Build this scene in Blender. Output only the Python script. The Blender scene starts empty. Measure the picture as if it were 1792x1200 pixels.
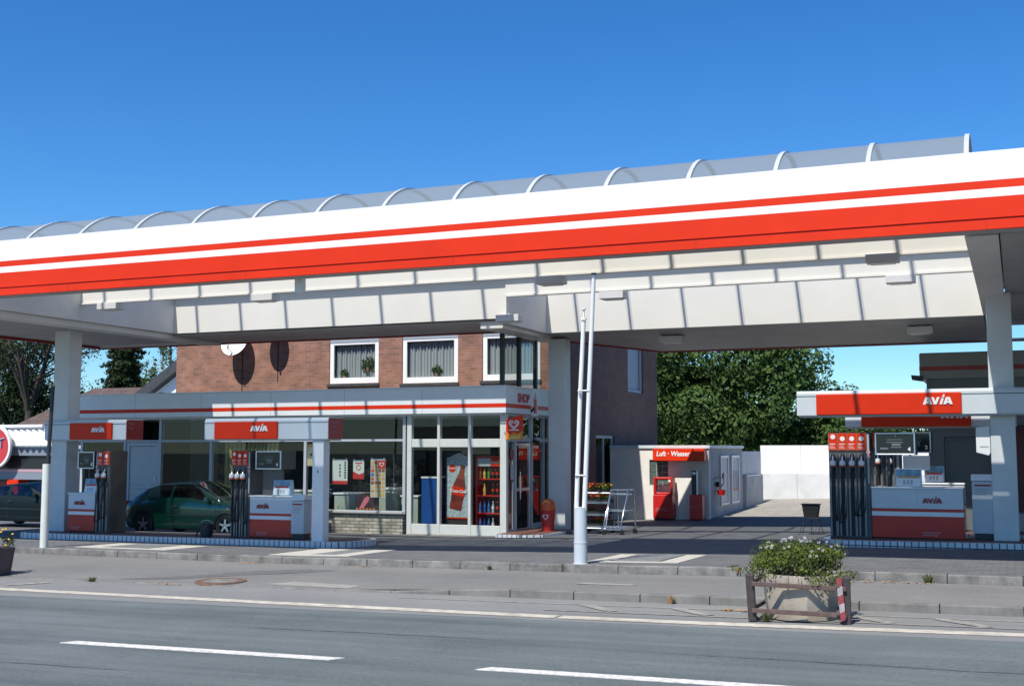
import bpy, bmesh, math, random
from math import sin, cos, pi, radians, sqrt, atan2
from mathutils import Vector, Matrix
random.seed(7)
SC = bpy.context.scene
COL = SC.collection

# ------------------------------------------------------------------ camera, sky, sun, exposure
cam_d = bpy.data.cameras.new("camera")
cam_d.sensor_width = 36.0
cam_d.lens = 41.79
cam_d.clip_start = 0.1
cam_d.clip_end = 3000
cam = bpy.data.objects.new("camera", cam_d)
COL.objects.link(cam)
cam.location = (0, 0, 1.85)
cam.rotation_euler = (radians(90 + 5.137), 0, radians(23))
SC.camera = cam

SUN_TO = Vector((-0.108, -0.70, 1.0)).normalized()
world = bpy.data.worlds.new("World")
SC.world = world
world.use_nodes = True
wn = world.node_tree.nodes
wl = world.node_tree.links
sky = wn.new("ShaderNodeTexSky")
sky.sky_type = 'NISHITA'
sky.sun_disc = False
sky.sun_elevation = math.asin(SUN_TO.z)
sky.sun_rotation = atan2(SUN_TO.x, SUN_TO.y)
sky.altitude = 0
sky.air_density = 1.0
sky.dust_density = 0.0
sky.ozone_density = 4.0
wn["Background"].inputs["Strength"].default_value = 0.104
hsv = wn.new("ShaderNodeHueSaturation")
hsv.inputs["Saturation"].default_value = 1.28
wl.new(sky.outputs[0], hsv.inputs["Color"])
tint = wn.new("ShaderNodeMix"); tint.data_type = 'RGBA'; tint.blend_type = 'MULTIPLY'
tint.inputs["Factor"].default_value = 1.0
tint.inputs["B"].default_value = (0.63, 0.86, 1.06, 1)
wl.new(hsv.outputs[0], tint.inputs["A"])
wl.new(tint.outputs["Result"], wn["Background"].inputs[0])

sun_d = bpy.data.lights.new("sun", 'SUN')
sun_d.energy = 4.6
sun_d.angle = radians(0.55)
sun_d.color = (1.0, 0.955, 0.89)
sun = bpy.data.objects.new("sun", sun_d)
COL.objects.link(sun)
sun.rotation_euler = (-SUN_TO).to_track_quat('-Z', 'Y').to_euler()
sun.location = (0, -10, 40)

SC.view_settings.view_transform = 'Standard'
SC.view_settings.look = 'None'
SC.view_settings.gamma = 1.0
SC.view_settings.exposure = 0.45
SC.view_settings.use_curve_mapping = False
SC.cycles.max_bounces = 8
SC.cycles.transparent_max_bounces = 16

# ------------------------------------------------------------------ helpers
def lerp(a, b, t): return a + (b - a) * t

class MB:
    """collects shapes; build() links them as one mesh object"""
    def __init__(s):
        s.v = []; s.f = []; s.m = []; s.sm = []
    def add(s, vs, fs, m=0, smooth=False):
        o = len(s.v)
        s.v.extend([tuple(p) for p in vs])
        for f in fs:
            s.f.append([o + i for i in f]); s.m.append(m); s.sm.append(smooth)
        return s
    def box(s, x0, x1, y0, y1, z0, z1, m=0):
        v = [(x0,y0,z0),(x1,y0,z0),(x1,y1,z0),(x0,y1,z0),(x0,y0,z1),(x1,y0,z1),(x1,y1,z1),(x0,y1,z1)]
        return s.add(v, [(0,3,2,1),(4,5,6,7),(0,1,5,4),(1,2,6,5),(2,3,7,6),(3,0,4,7)], m)
    def hexa(s, pts, m=0):
        return s.add(pts, [(0,3,2,1),(4,5,6,7),(0,1,5,4),(1,2,6,5),(2,3,7,6),(3,0,4,7)], m)
    def quad(s, a, b, c, d, m=0):
        return s.add([a,b,c,d], [(0,1,2,3)], m)
    def prism(s, poly, axis, a, b, m=0):
        """poly: 2-D outline, counter-clockwise; axis 'x' -> (y,z), 'y' -> (x,z), 'z' -> (x,y)"""
        n = len(poly)
        def P(p, t):
            if axis == 'x': return (t, p[0], p[1])
            if axis == 'y': return (p[0], t, p[1])
            return (p[0], p[1], t)
        v = [P(p, a) for p in poly] + [P(p, b) for p in poly]
        f = [tuple(range(n))[::-1], tuple(range(n, 2*n))]
        for i in range(n):
            j = (i + 1) % n
            f.append((i, j, n + j, n + i))
        if axis == 'y':
            f = [q[::-1] for q in f]
        return s.add(v, f, m)
    def tube(s, pts, r, n=8, m=0, r1=None, cap=True):
        pts = [Vector(p) for p in pts]
        k = len(pts)
        rings = []
        up = None
        for i, p in enumerate(pts):
            d = (pts[min(i+1,k-1)] - pts[max(i-1,0)])
            d = d.normalized() if d.length > 1e-9 else Vector((0,0,1))
            if up is None:
                up = Vector((0,0,1)) if abs(d.z) < .9 else Vector((1,0,0))
            a = d.cross(up)
            a = a.normalized() if a.length > 1e-6 else d.orthogonal().normalized()
            b = a.cross(d).normalized(); up = b
            rr = r if r1 is None else lerp(r, r1, i / max(1, k-1))
            rings.append([p + a*cos(2*pi*j/n)*rr + b*sin(2*pi*j/n)*rr for j in range(n)])
        v = [q for R in rings for q in R]; f = []
        for i in range(k-1):
            for j in range(n):
                jj = (j+1) % n
                f.append((i*n+j, i*n+jj, (i+1)*n+jj, (i+1)*n+j))
        s.add(v, f, m, True)
        if cap:
            s.add(rings[0], [tuple(range(n))[::-1]], m); s.add(rings[-1], [tuple(range(n))], m)
        return s
    def lathe(s, prof, c=(0,0,0), n=24, m=0, axis='z', smooth=True):
        v = []; f = []
        def R_(r, h):
            o = len(v)
            for j in range(n):
                a = 2*pi*j/n
                if axis == 'z': v.append((c[0]+r*cos(a), c[1]+r*sin(a), c[2]+h))
                elif axis == 'y': v.append((c[0]+r*cos(a), c[1]+h, c[2]+r*sin(a)))
                else: v.append((c[0]+h, c[1]+r*cos(a), c[2]+r*sin(a)))
            return o
        lo = R_(*prof[0]); pd = None
        for i in range(len(prof)-1):
            d = Vector((prof[i+1][0]-prof[i][0], prof[i+1][1]-prof[i][1]))
            if pd is not None and d.length > 1e-9 and pd.length > 1e-9 and d.angle(pd) > .6: lo = R_(*prof[i])   # a sharp edge
            hi = R_(*prof[i+1]); pd = d
            for j in range(n):
                jj = (j+1) % n
                q = (lo+j, lo+jj, hi+jj, hi+j)
                f.append(q if axis != 'y' else q[::-1])
            lo = hi
        return s.add(v, f, m, smooth)
    def leaves(s, c, rad, n, size, m=0, shell=.55, flat=.0, rng=random):
        for _ in range(n):
            while True:
                d = Vector((rng.gauss(0,1), rng.gauss(0,1), rng.gauss(0,1)))
                if d.length > 1e-3: break
            d.normalize()
            t = lerp(shell, 1.0, rng.random())
            p = Vector(c) + Vector((d.x*rad[0], d.y*rad[1], d.z*rad[2])) * t
            nrm = (d + Vector((rng.uniform(-1,1), rng.uniform(-1,1), rng.uniform(-.6,1))) * .9).normalized()
            a = nrm.orthogonal().normalized()
            a.rotate(Matrix.Rotation(rng.uniform(0, 6.28), 3, nrm))
            b = nrm.cross(a)
            L = size * rng.uniform(.6, 1.3); W = L * rng.uniform(.4, .65)
            s.add([p - a*L*.5, p + b*W*.5 + nrm*L*.1, p + a*L*.5, p - b*W*.5 + nrm*L*.1], [(0,1,2,3)], m)
        return s
    def build(s, name, mats, parent=None, bevel=0, seg=2, loc=None):
        me = bpy.data.meshes.new(name)
        me.from_pydata(s.v, [], s.f)
        if not isinstance(mats, (list, tuple)): mats = [mats]
        for k in mats: me.materials.append(k)
        me.polygons.foreach_set("material_index", s.m)
        me.polygons.foreach_set("use_smooth", s.sm)
        me.update()
        o = bpy.data.objects.new(name, me)
        COL.objects.link(o)
        if parent is not None: o.parent = parent
        if loc is not None: o.location = loc
        if bevel:
            b = o.modifiers.new("bevel", 'BEVEL'); b.width = bevel; b.segments = seg
            b.limit_method = 'ANGLE'; b.angle_limit = radians(40)
        return o

def tag(o, label=None, cat=None, group=None, kind=None):
    if label: o["label"] = label
    if cat: o["category"] = cat
    if group: o["group"] = group
    if kind: o["kind"] = kind
    return o
def thing(name, label, cat, loc=(0,0,0), rz=0, group=None):
    o = bpy.data.objects.new(name, None)
    o.empty_display_size = .2
    COL.objects.link(o); o.location = loc; o.rotation_euler = (0,0,rz)
    return tag(o, label, cat, group)
def structure(o):
    o["kind"] = "structure"; return o
def dup(root, loc, rz=None, label=None):
    def cp(o, par):
        c = o.copy(); COL.objects.link(c)
        if par: c.parent = par
        for ch in [q for q in bpy.data.objects if q.parent == o]: cp(ch, c)
        return c
    r = cp(root, None); r.location = loc
    if rz is not None: r.rotation_euler = (0,0,rz)
    if label: r["label"] = label
    return r

def interp(x, xs, ys):
    if x <= xs[0]: return ys[0]
    for i in range(len(xs)-1):
        if x <= xs[i+1]: return lerp(ys[i], ys[i+1], (x-xs[i])/(xs[i+1]-xs[i]))
    return ys[-1]
def gx(X): return interp(X, [-60,-25,-13,-4,2,40], [-.45,-.30,-.25,-.04,.02,.2])
def G(X, Y):
    """height of the forecourt"""
    return gx(X) - .015*(min(Y,31)-24) + (.02*(min(Y,60)-31) if Y > 31 else 0)
def ZR(X): return .013*(max(-80, min(60, X))+2) - .26
def YK(X): return interp(X, [-60,-22,-13,-6,0,30], [19.8,19.5,19.4,18.5,18.25,17.8])

# text: the words as flat lettering with a little depth
def text_mesh(s, size, align='CENTER', bold=.0, shear=0, depth=.004, wide=1.0):
    cu = bpy.data.curves.new("t", 'FONT')
    cu.body = s; cu.size = size; cu.align_x = align; cu.align_y = 'CENTER'
    cu.offset = bold; cu.shear = shear; cu.extrude = depth; cu.resolution_u = 4
    o = bpy.data.objects.new("t", cu); COL.objects.link(o)
    bpy.context.view_layer.update()
    me = bpy.data.meshes.new_from_object(o.evaluated_get(bpy.context.evaluated_depsgraph_get()))
    vs = [(v.co.x*wide, v.co.y, v.co.z) for v in me.vertices]
    fs = [tuple(p.vertices) for p in me.polygons]
    bpy.data.objects.remove(o); bpy.data.curves.remove(cu); bpy.data.meshes.remove(me)
    return vs, fs
def place2d(vs, origin, face):
    x, y, z = origin
    if face == '-Y': return [(x+a, y-c, z+b) for a,b,c in vs]
    if face == '+X': return [(x+c, y+a, z+b) for a,b,c in vs]
    return [(x+a, y+b, z+c) for a,b,c in vs]
def lettering(s, size, mat, parent, origin, face='-Y', name='lettering', **k):
    vs, fs = text_mesh(s, size, **k)
    return MB().add(place2d(vs, origin, face), fs).build(name, mat, parent)

def logo_shape(w):
    """the four heavy slanting letters A V i A, width w"""
    k = w / 4.35
    P = []
    def A(x):
        P.append([(x,0),(x+.42,0),(x+.80,1),(x+.42,1)])
        P.append([(x+.95,0),(x+1.38,0),(x+.98,1),(x+.60,1)][::1])
        P.append([(x+.36,.18),(x+1.0,.18),(x+.97,.42),(x+.45,.42)])
    A(0)
    P.append([(1.62,0),(1.98,0),(1.62,1),(1.22,1)])
    P.append([(1.62,0),(2.0,0),(2.50,1),(2.10,1)])
    P.append([(2.42,0),(2.80,0),(3.10,.86),(2.72,.86)])
    P.append([(2.80,.98),(3.14,.98),(3.24,1.36),(3.02,1.36)])
    A(2.97)
    return [[(a*k, b*k*1.12) for a,b in q] for q in P]
def logo(w, mat, parent, origin, t=.006):
    mb = MB()
    for i, q in enumerate(logo_shape(w)):
        tt = t + .0012*i
        vs = [(a, b, 0) for a,b in q] + [(a, b, tt) for a,b in q]
        mb.add(place2d(vs, origin, '-Y'), [(4,5,6,7),(0,1,5,4),(1,2,6,5),(2,3,7,6),(3,0,4,7)])
    return mb.build('lettering', mat, parent)

# ------------------------------------------------------------------ materials
MATS = {}
def mat(name, col, rough=.5, metal=0., noise=None, bump=None, spec=.5, coat=0., emit=None, second=None, alpha=None):
    m = bpy.data.materials.new(name); m.use_nodes = True
    N = m.node_tree.nodes; Lk = m.node_tree.links
    b = N["Principled BSDF"]
    b.inputs["Base Color"].default_value = (*col, 1)
    b.inputs["Roughness"].default_value = rough
    b.inputs["Metallic"].default_value = metal
    b.inputs["Specular IOR Level"].default_value = spec
    if coat: b.inputs["Coat Weight"].default_value = coat; b.inputs["Coat Roughness"].default_value = .05
    if emit:
        b.inputs["Emission Color"].default_value = (*emit[0], 1); b.inputs["Emission Strength"].default_value = emit[1]
    tc = N.new("ShaderNodeTexCoord")
    if noise:
        sc, amt = noise[0], noise[1]
        n1 = N.new("ShaderNodeTexNoise"); n1.inputs["Scale"].default_value = sc; n1.inputs["Detail"].default_value = 6; n1.inputs["Roughness"].default_value = .65
        Lk.new(tc.outputs["Object"], n1.inputs["Vector"])
        mp = N.new("ShaderNodeMapRange"); mp.inputs[1].default_value = .3; mp.inputs[2].default_value = .7
        Lk.new(n1.outputs["Fac"], mp.inputs[0])
        mx = N.new("ShaderNodeMix"); mx.data_type = 'RGBA'
        lo = tuple(c*(1-amt) for c in col); hi = tuple(min(1, c*(1+amt)) for c in col)
        if second: hi = second
        mx.inputs["A"].default_value = (*lo, 1); mx.inputs["B"].default_value = (*hi, 1)
        Lk.new(mp.outputs[0], mx.inputs["Factor"])
        Lk.new(mx.outputs["Result"], b.inputs["Base Color"])
    if bump:
        n2 = N.new("ShaderNodeTexNoise"); n2.inputs["Scale"].default_value = bump[0]; n2.inputs["Detail"].default_value = 4
        Lk.new(tc.outputs["Object"], n2.inputs["Vector"])
        bp = N.new("ShaderNodeBump"); bp.inputs["Strength"].default_value = bump[1]; bp.inputs["Distance"].default_value = .01
        Lk.new(n2.outputs["Fac"], bp.inputs["Height"]); Lk.new(bp.outputs[0], b.inputs["Normal"])
    MATS[name] = m
    return m

def swizzle(N, Lk, tc, order):
    sp = N.new("ShaderNodeSeparateXYZ"); cb = N.new("ShaderNodeCombineXYZ")
    Lk.new(tc.outputs["Object"], sp.inputs[0])
    for i, ax in enumerate(order): Lk.new(sp.outputs[ax], cb.inputs[i])
    return cb.outputs[0]
def brick_mat(name, c1, c2, mortar, bw, bh, ms, order="XZY", offset=.5, rough=.8, noise=.25, bump=.3, bias=0.):
    m = bpy.data.materials.new(name); m.use_nodes = True
    N = m.node_tree.nodes; Lk = m.node_tree.links; b = N["Principled BSDF"]
    b.inputs["Roughness"].default_value = rough
    tc = N.new("ShaderNodeTexCoord"); vec = swizzle(N, Lk, tc, order)
    br = N.new("ShaderNodeTexBrick"); br.offset = offset
    br.inputs["Color1"].default_value = (*c1,1); br.inputs["Color2"].default_value = (*c2,1); br.inputs["Mortar"].default_value = (*mortar,1)
    br.inputs["Scale"].default_value = 1; br.inputs["Mortar Size"].default_value = ms
    br.inputs["Brick Width"].default_value = bw; br.inputs["Row Height"].default_value = bh; br.inputs["Bias"].default_value = bias
    Lk.new(vec, br.inputs["Vector"])
    no = N.new("ShaderNodeTexNoise"); no.inputs["Scale"].default_value = 2.3; no.inputs["Detail"].default_value = 8
    Lk.new(tc.outputs["Object"], no.inputs["Vector"])
    mp = N.new("ShaderNodeMapRange"); mp.inputs[1].default_value = .25; mp.inputs[2].default_value = .75
    mp.inputs[3].default_value = 1-noise; mp.inputs[4].default_value = 1+noise
    Lk.new(no.outputs["Fac"], mp.inputs[0])
    mx = N.new("ShaderNodeMix"); mx.data_type = 'RGBA'; mx.blend_type = 'MULTIPLY'; mx.inputs["Factor"].default_value = 1
    Lk.new(br.outputs["Color"], mx.inputs["A"]); Lk.new(mp.outputs[0], mx.inputs["B"])
    Lk.new(mx.outputs["Result"], b.inputs["Base Color"])
    bp = N.new("ShaderNodeBump"); bp.inputs["Strength"].default_value = bump; bp.inputs["Distance"].default_value = .008; bp.invert = True
    Lk.new(br.outputs["Fac"], bp.inputs["Height"]); Lk.new(bp.outputs[0], b.inputs["Normal"])
    return m

def glass_mat(name, tint, gloss=.05, base=.0, rough=.0, diff=(.55,.6,.62), milky=.0):
    """thin window glass: mostly clear, mirrors more at grazing angles"""
    m = bpy.data.materials.new(name); m.use_nodes = True
    N = m.node_tree.nodes; Lk = m.node_tree.links; N.remove(N["Principled BSDF"])
    out = N["Material Output"]
    tr = N.new("ShaderNodeBsdfTransparent"); tr.inputs[0].default_value = (*tint,1)
    gl = N.new("ShaderNodeBsdfGlossy"); gl.inputs["Roughness"].default_value = rough
    fr = N.new("ShaderNodeFresnel")
    geo = N.new("ShaderNodeNewGeometry"); io = N.new("ShaderNodeMath"); io.operation = 'MULTIPLY_ADD'   # a thin pane mirrors alike from both sides
    io.inputs[1].default_value = -.83333; io.inputs[2].default_value = 1.5
    Lk.new(geo.outputs["Backfacing"], io.inputs[0]); Lk.new(io.outputs[0], fr.inputs["IOR"])
    ma = N.new("ShaderNodeMath"); ma.operation = 'ADD'; ma.inputs[1].default_value = gloss
    Lk.new(fr.outputs[0], ma.inputs[0])
    mx = N.new("ShaderNodeMixShader"); Lk.new(ma.outputs[0], mx.inputs[0]); Lk.new(tr.outputs[0], mx.inputs[1]); Lk.new(gl.outputs[0], mx.inputs[2])
    if base:
        df = N.new("ShaderNodeBsdfDiffuse"); df.inputs[0].default_value = (*diff,1)
        tl = N.new("ShaderNodeBsdfTranslucent"); tl.inputs[0].default_value = (.9,.92,.92,1)
        m3 = N.new("ShaderNodeMixShader"); m3.inputs[0].default_value = milky
        Lk.new(df.outputs[0], m3.inputs[1]); Lk.new(tl.outputs[0], m3.inputs[2])
        m2 = N.new("ShaderNodeMixShader"); m2.inputs[0].default_value = base
        Lk.new(mx.outputs[0], m2.inputs[1]); Lk.new(m3.outputs[0], m2.inputs[2]); Lk.new(m2.outputs[0], out.inputs[0])
    else: Lk.new(mx.outputs[0], out.inputs[0])
    return m

def leaf_mat(name, dark, light, scale=.8, trans=.35):
    m = bpy.data.materials.new(name); m.use_nodes = True
    N = m.node_tree.nodes; Lk = m.node_tree.links; b = N["Principled BSDF"]; out = N["Material Output"]
    b.inputs["Roughness"].default_value = .7; b.inputs["Specular IOR Level"].default_value = .2
    tc = N.new("ShaderNodeTexCoord")
    n1 = N.new("ShaderNodeTexNoise"); n1.inputs["Scale"].default_value = scale; n1.inputs["Detail"].default_value = 10; n1.inputs["Roughness"].default_value = .8
    Lk.new(tc.outputs["Object"], n1.inputs["Vector"])
    rp = N.new("ShaderNodeValToRGB"); rp.color_ramp.elements[0].position = .32; rp.color_ramp.elements[1].position = .68
    rp.color_ramp.elements[0].color = (*dark,1); rp.color_ramp.elements[1].color = (*light,1)
    Lk.new(n1.outputs["Fac"], rp.inputs[0]); Lk.new(rp.outputs[0], b.inputs["Base Color"])
    t = N.new("ShaderNodeBsdfTranslucent"); Lk.new(rp.outputs[0], t.inputs[0])
    mx = N.new("ShaderNodeMixShader"); mx.inputs[0].default_value = trans
    Lk.new(b.outputs[0], mx.inputs[1]); Lk.new(t.outputs[0], mx.inputs[2]); Lk.new(mx.outputs[0], out.inputs[0])
    return m

def asphalt_mat(name, dark, light, wear=0., speck=.35):
    """aggregate speckle, blotches, and (wear) paler lanes that run along X"""
    m = bpy.data.materials.new(name); m.use_nodes = True
    N = m.node_tree.nodes; Lk = m.node_tree.links; b = N["Principled BSDF"]
    b.inputs["Roughness"].default_value = .85; b.inputs["Specular IOR Level"].default_value = .3
    tc = N.new("ShaderNodeTexCoord")
    def noise(scale, det, vec=None):
        n = N.new("ShaderNodeTexNoise"); n.inputs["Scale"].default_value = scale; n.inputs["Detail"].default_value = det; n.inputs["Roughness"].default_value = .7
        Lk.new(vec or tc.outputs["Object"], n.inputs["Vector"]); return n.outputs["Fac"]
    st = N.new("ShaderNodeMapping"); st.inputs["Scale"].default_value = (.05, 1.1, 1)
    Lk.new(tc.outputs["Object"], st.inputs[0])
    a = noise(.55, 6); c = noise(27, 5); d = noise(1.2, 5, st.outputs[0])
    def rng(x, lo, hi, a0=.3, a1=.7):
        mp = N.new("ShaderNodeMapRange"); mp.inputs[1].default_value = a0; mp.inputs[2].default_value = a1
        mp.inputs[3].default_value = lo; mp.inputs[4].default_value = hi; Lk.new(x, mp.inputs[0]); return mp.outputs[0]
    def add(x, y):
        q = N.new("ShaderNodeMath"); q.operation = 'ADD'; Lk.new(x, q.inputs[0]); Lk.new(y, q.inputs[1]); return q.outputs[0]
    f = add(add(rng(a, .1, .5), rng(c, -speck, speck, .25, .75)), rng(d, -wear, wear+.2))
    mx = N.new("ShaderNodeMix"); mx.data_type = 'RGBA'; mx.clamp_factor = True
    mx.inputs["A"].default_value = (*dark,1); mx.inputs["B"].default_value = (*light,1)
    Lk.new(f, mx.inputs["Factor"]); Lk.new(mx.outputs["Result"], b.inputs["Base Color"])
    bp = N.new("ShaderNodeBump"); bp.inputs["Strength"].default_value = .5; bp.inputs["Distance"].default_value = .006
    Lk.new(c, bp.inputs["Height"]); Lk.new(bp.outputs[0], b.inputs["Normal"])
    return m

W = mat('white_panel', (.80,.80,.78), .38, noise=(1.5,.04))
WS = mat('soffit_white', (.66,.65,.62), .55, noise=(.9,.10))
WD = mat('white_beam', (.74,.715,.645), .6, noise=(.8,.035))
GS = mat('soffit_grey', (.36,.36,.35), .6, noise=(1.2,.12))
R = mat('red_panel', (.66,.030,.003), .4, noise=(1.1,.07), spec=.25)
RD = mat('dark_red_panel', (.30,.018,.016), .4, noise=(3,.1))
STEELW = mat('white_paint_metal', (.74,.75,.74), .35, noise=(4,.05))
GREYP = mat('grey_paint', (.42,.45,.46), .45, noise=(2,.08))
COLM = mat('column_paint', (.60,.62,.61), .45, noise=(1.6,.08))
DARK = mat('dark_metal', (.025,.027,.03), .45)
BLK = mat('black_rubber', (.012,.012,.013), .6)
RIBG = mat('rib_grey', (.46,.48,.48), .5, noise=(3,.08))
ALU = mat('aluminium', (.62,.63,.64), .32, metal=.85, noise=(8,.08))
CHROME = mat('chrome', (.8,.8,.8), .15, metal=1)
STAIN = mat('brown_steel', (.13,.115,.10), .35, metal=.35, noise=(1.2,.35))
GLASS = glass_mat('window_glass', (.86,.90,.88), .0)
GLASSD = glass_mat('tinted_glass', (.60,.65,.63), .0)
VAULT = glass_mat('vault_sheet', (.70,.75,.76), .05, base=.48, rough=.25, diff=(.34,.40,.43), milky=.35)
STRIP = glass_mat('soft_shadow_strip', (.78,.78,.77), .0, base=.1, rough=.4, milky=.5)  # half-clear sheet for strips added to soften the bar shadows
VAULT2 = glass_mat('rear_glazing', (.94,.95,.94), .0, base=.18, rough=.3, milky=.9)
ROOFG = mat('roof_felt', (.16,.16,.16), .9, noise=(2,.2))

def bw(mb, name, mats, parent, **k):
    """a part whose coordinates are written in the place's own coordinates"""
    o = mb.build(name, mats, parent, **k)
    o.matrix_parent_inverse = Matrix.Translation(-Vector(parent.location))
    return o
def sub(mb, name, mats, parent, **k):
    """a sub-part: its part sits at the thing's origin already"""
    return mb.build(name, mats, parent, **k)

# ================================================================== SETTING
ASPH = asphalt_mat('road_asphalt', (.076,.092,.092), (.152,.174,.171), .32, .42)
GUT = asphalt_mat('gutter_asphalt', (.15,.155,.15), (.25,.25,.235), .1, .3)
PAVE = asphalt_mat('pavement_asphalt', (.135,.135,.13), (.225,.22,.205), .12, .4)
FORE = brick_mat('forecourt_pavers', (.105,.108,.112), (.14,.14,.138), (.075,.078,.08), .22, .11, .008, "XYZ", noise=.22, bump=.35)
YARD = brick_mat('yard_pavers', (.30,.27,.22), (.36,.33,.27), (.17,.16,.13), .2, .2, .01, "XYZ", noise=.2)
KERB = mat('kerb_concrete', (.155,.148,.135), .9, noise=(3.2,.5), bump=(60,.5), second=(.27,.26,.24))
LOWK = mat('low_kerb_concrete', (.17,.165,.15), .9, noise=(2.5,.3), bump=(60,.5))
PAINT = mat('road_paint', (.60,.58,.53), .7, noise=(14,.34), bump=(60,.2))
PAINTY = mat('edge_line_paint', (.46,.425,.345), .75, noise=(5,.32), bump=(60,.2))
PAINTF = mat('faded_paint', (.20,.195,.18), .8, noise=(9,.2), second=(.36,.34,.29))

def frange(a, b, n): return [a + (b-a)*i/n for i in range(n+1)]
def sheet(xs, rows, m=0):
    """rows: functions X -> (y, z)"""
    mb = MB(); n = len(xs); v = []
    for r in rows:
        for X in xs:
            y, z = r(X); v.append((X, y, z))
    f = []
    for i in range(len(rows)-1):
        for j in range(n-1):
            f.append((i*n+j, i*n+j+1, (i+1)*n+j+1, (i+1)*n+j))
    mb.add(v, f, m)
    return mb
xs_near = [-900,-400,-200,-120,-80] + frange(-60, 30, 90) + [45,60,120,300,900]
GRND = mat('ground_soil', (.055,.065,.035), .95, noise=(.3,.25), bump=(8,.3))
rows = [lambda X: (-900, ZR(X)-.5), lambda X: (18.0, ZR(X)-.5), lambda X: (33, G(X,31)-.12)] + \
       [(lambda X, y=y: (y, G(X,y)-.12)) for y in (40,50,60,100,300,1500)]
structure(sheet(xs_near, rows).build('ground', GRND))
# road, its gutter strip, and the lines painted on it
xr = frange(-160, 110, 135)
structure(sheet(xr, [lambda X: (2.0, ZR(X)), lambda X: (8, ZR(X)), lambda X: (14.35, ZR(X))]).build('road', ASPH))
structure(sheet(xr, [lambda X: (14.35, ZR(X)), lambda X: (16.42, ZR(X)+.005)]).build('road_gutter', GUT))
EL = ([-160,-17,-15.6,-9.8,-5.5,-3.3,0,2,110], [17,15.12,15.04,14.80,14.66,14.67,14.85,15.0,16])
edge = MB()
for a, b in ((-160,-5.6),(-5.55,110)):
    xx = [a] + [x for x in frange(-60, 40, 100) if a < x < b] + [b]
    e = sheet(xx, [lambda X: (interp(X,*EL)-.14, ZR(X)+.006), lambda X: (interp(X,*EL)+.13, ZR(X)+.006)])
    edge.add(e.v, e.f)
structure(edge.build('road_edge_line', PAINTY))
dash = MB()
for k in range(-9, 8):
    x0 = -10.27 + k*5.28
    dash.hexa([(x0,10.83,ZR(x0)-.01),(x0+3.6,10.83,ZR(x0+3.6)-.01),(x0+3.7,11.0,ZR(x0+3.7)-.01),(x0+.1,11.0,ZR(x0+.1)-.01),
               (x0,10.83,ZR(x0)+.006),(x0+3.6,10.83,ZR(x0+3.6)+.006),(x0+3.7,11.0,ZR(x0+3.7)+.006),(x0+.1,11.0,ZR(x0+.1)+.006)])
structure(dash.build('road_centre_line', PAINT))
# seams and patches in the asphalt
SEAM = mat('asphalt_seam', (.075,.085,.085), .85, noise=(6,.3)); PATD = mat('dark_patch', (.11,.11,.105), .9, noise=(9,.25), bump=(60,.4)); PATL = mat('pale_patch', (.26,.25,.225), .9, noise=(6,.2), bump=(60,.4))
sm = MB(); rng = random.Random(4)
for (x0, x1, yy, w0) in ((-9.5,-5.2,12.6,.018),(-3.6,1.2,12.35,.016),(-5.0,-1.0,9.2,.02),(-11.5,-8.0,9.6,.014)):
    n_ = 40; vs = []; y = yy
    for i in range(n_+1):
        X = lerp(x0, x1, i/n_); y += rng.uniform(-.012,.012); w_ = w0*rng.uniform(.3,1)*min(1, 4*i/n_+.1, 4*(1-i/n_)+.1)
        vs += [(X, y-w_, ZR(X)+.004), (X, y+w_, ZR(X)+.004)]
    sm.add(vs, [(2*i,2*i+2,2*i+3,2*i+1) for i in range(n_)])
structure(sm.build('asphalt_seam', SEAM))
# worn hatching beside the planter
ht = MB()
def strip(mb, a, b, w, z=.009):
    a = Vector(a); b = Vector(b); d = (b-a).normalized(); n = Vector((-d.y, d.x))*w*.5
    P = [a-n, b-n, b+n, a+n]
    mb.add([(p.x, p.y, ZR(p.x)+z) for p in P], [(0,1,2,3)])
strip(ht, (-8.6,15.9), (9,16.0), .07); strip(ht, (-6.0,15.25), (9,15.35), .07, .010)
for x in (-5.3,-4.0,-1.75,-.65,.45,1.55,2.7): strip(ht, (x-.35,15.9), (x+.25,15.35), .17, .012)
strip(ht, (-15.9,15.5), (-15.5,16.05), .2, .012)
structure(ht.build('parking_hatching', PAINTF))

def SWZ(X): return ZR(X) + interp(X, [-9.2,-7.2], [.012,.115])
def kerb_low_top(X): return SWZ(X)
# pavement between the two kerbs
structure(sheet(xr, [lambda X: (16.55, SWZ(X)+.002), lambda X: (17.6, lerp(SWZ(X), G(X,YK(X))-.13, .42)), lambda X: (YK(X)-.02, G(X,YK(X))-.125)]).build('pavement', PAVE))
def PZ(X, Y):
    zs_ = [SWZ(X)+.002, lerp(SWZ(X), G(X,YK(X))-.13, .42), G(X,YK(X))-.125]
    return interp(Y, [16.55,17.6,YK(X)-.02], zs_) + .006
def patch(pts, mt):
    mb = MB(); c_ = (sum(p[0] for p in pts)/len(pts), sum(p[1] for p in pts)/len(pts))
    v = [(p[0],p[1],PZ(*p)) for p in pts] + [(c_[0],c_[1],PZ(*c_)+.003)]
    k = len(pts); mb.add(v, [(i,(i+1)%k,k) for i in range(k)])
    structure(mb.build('pavement_patch', mt))
patch([(-14.6,16.75),(-13.6,17.4),(-12.9,18.2),(-11.9,18.6),(-11.2,18.5),(-11.8,18.1),(-12.6,17.7),(-13.6,16.95)], PATD)
patch([(-11.6,16.75),(-9.9,16.62),(-9.85,16.95),(-11.2,17.1)], PATL)
patch([(-6.3,17.3),(-5.4,17.25),(-5.35,17.4),(-6.2,17.45)], PATL)
lk = MB(); x = -40.0
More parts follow.
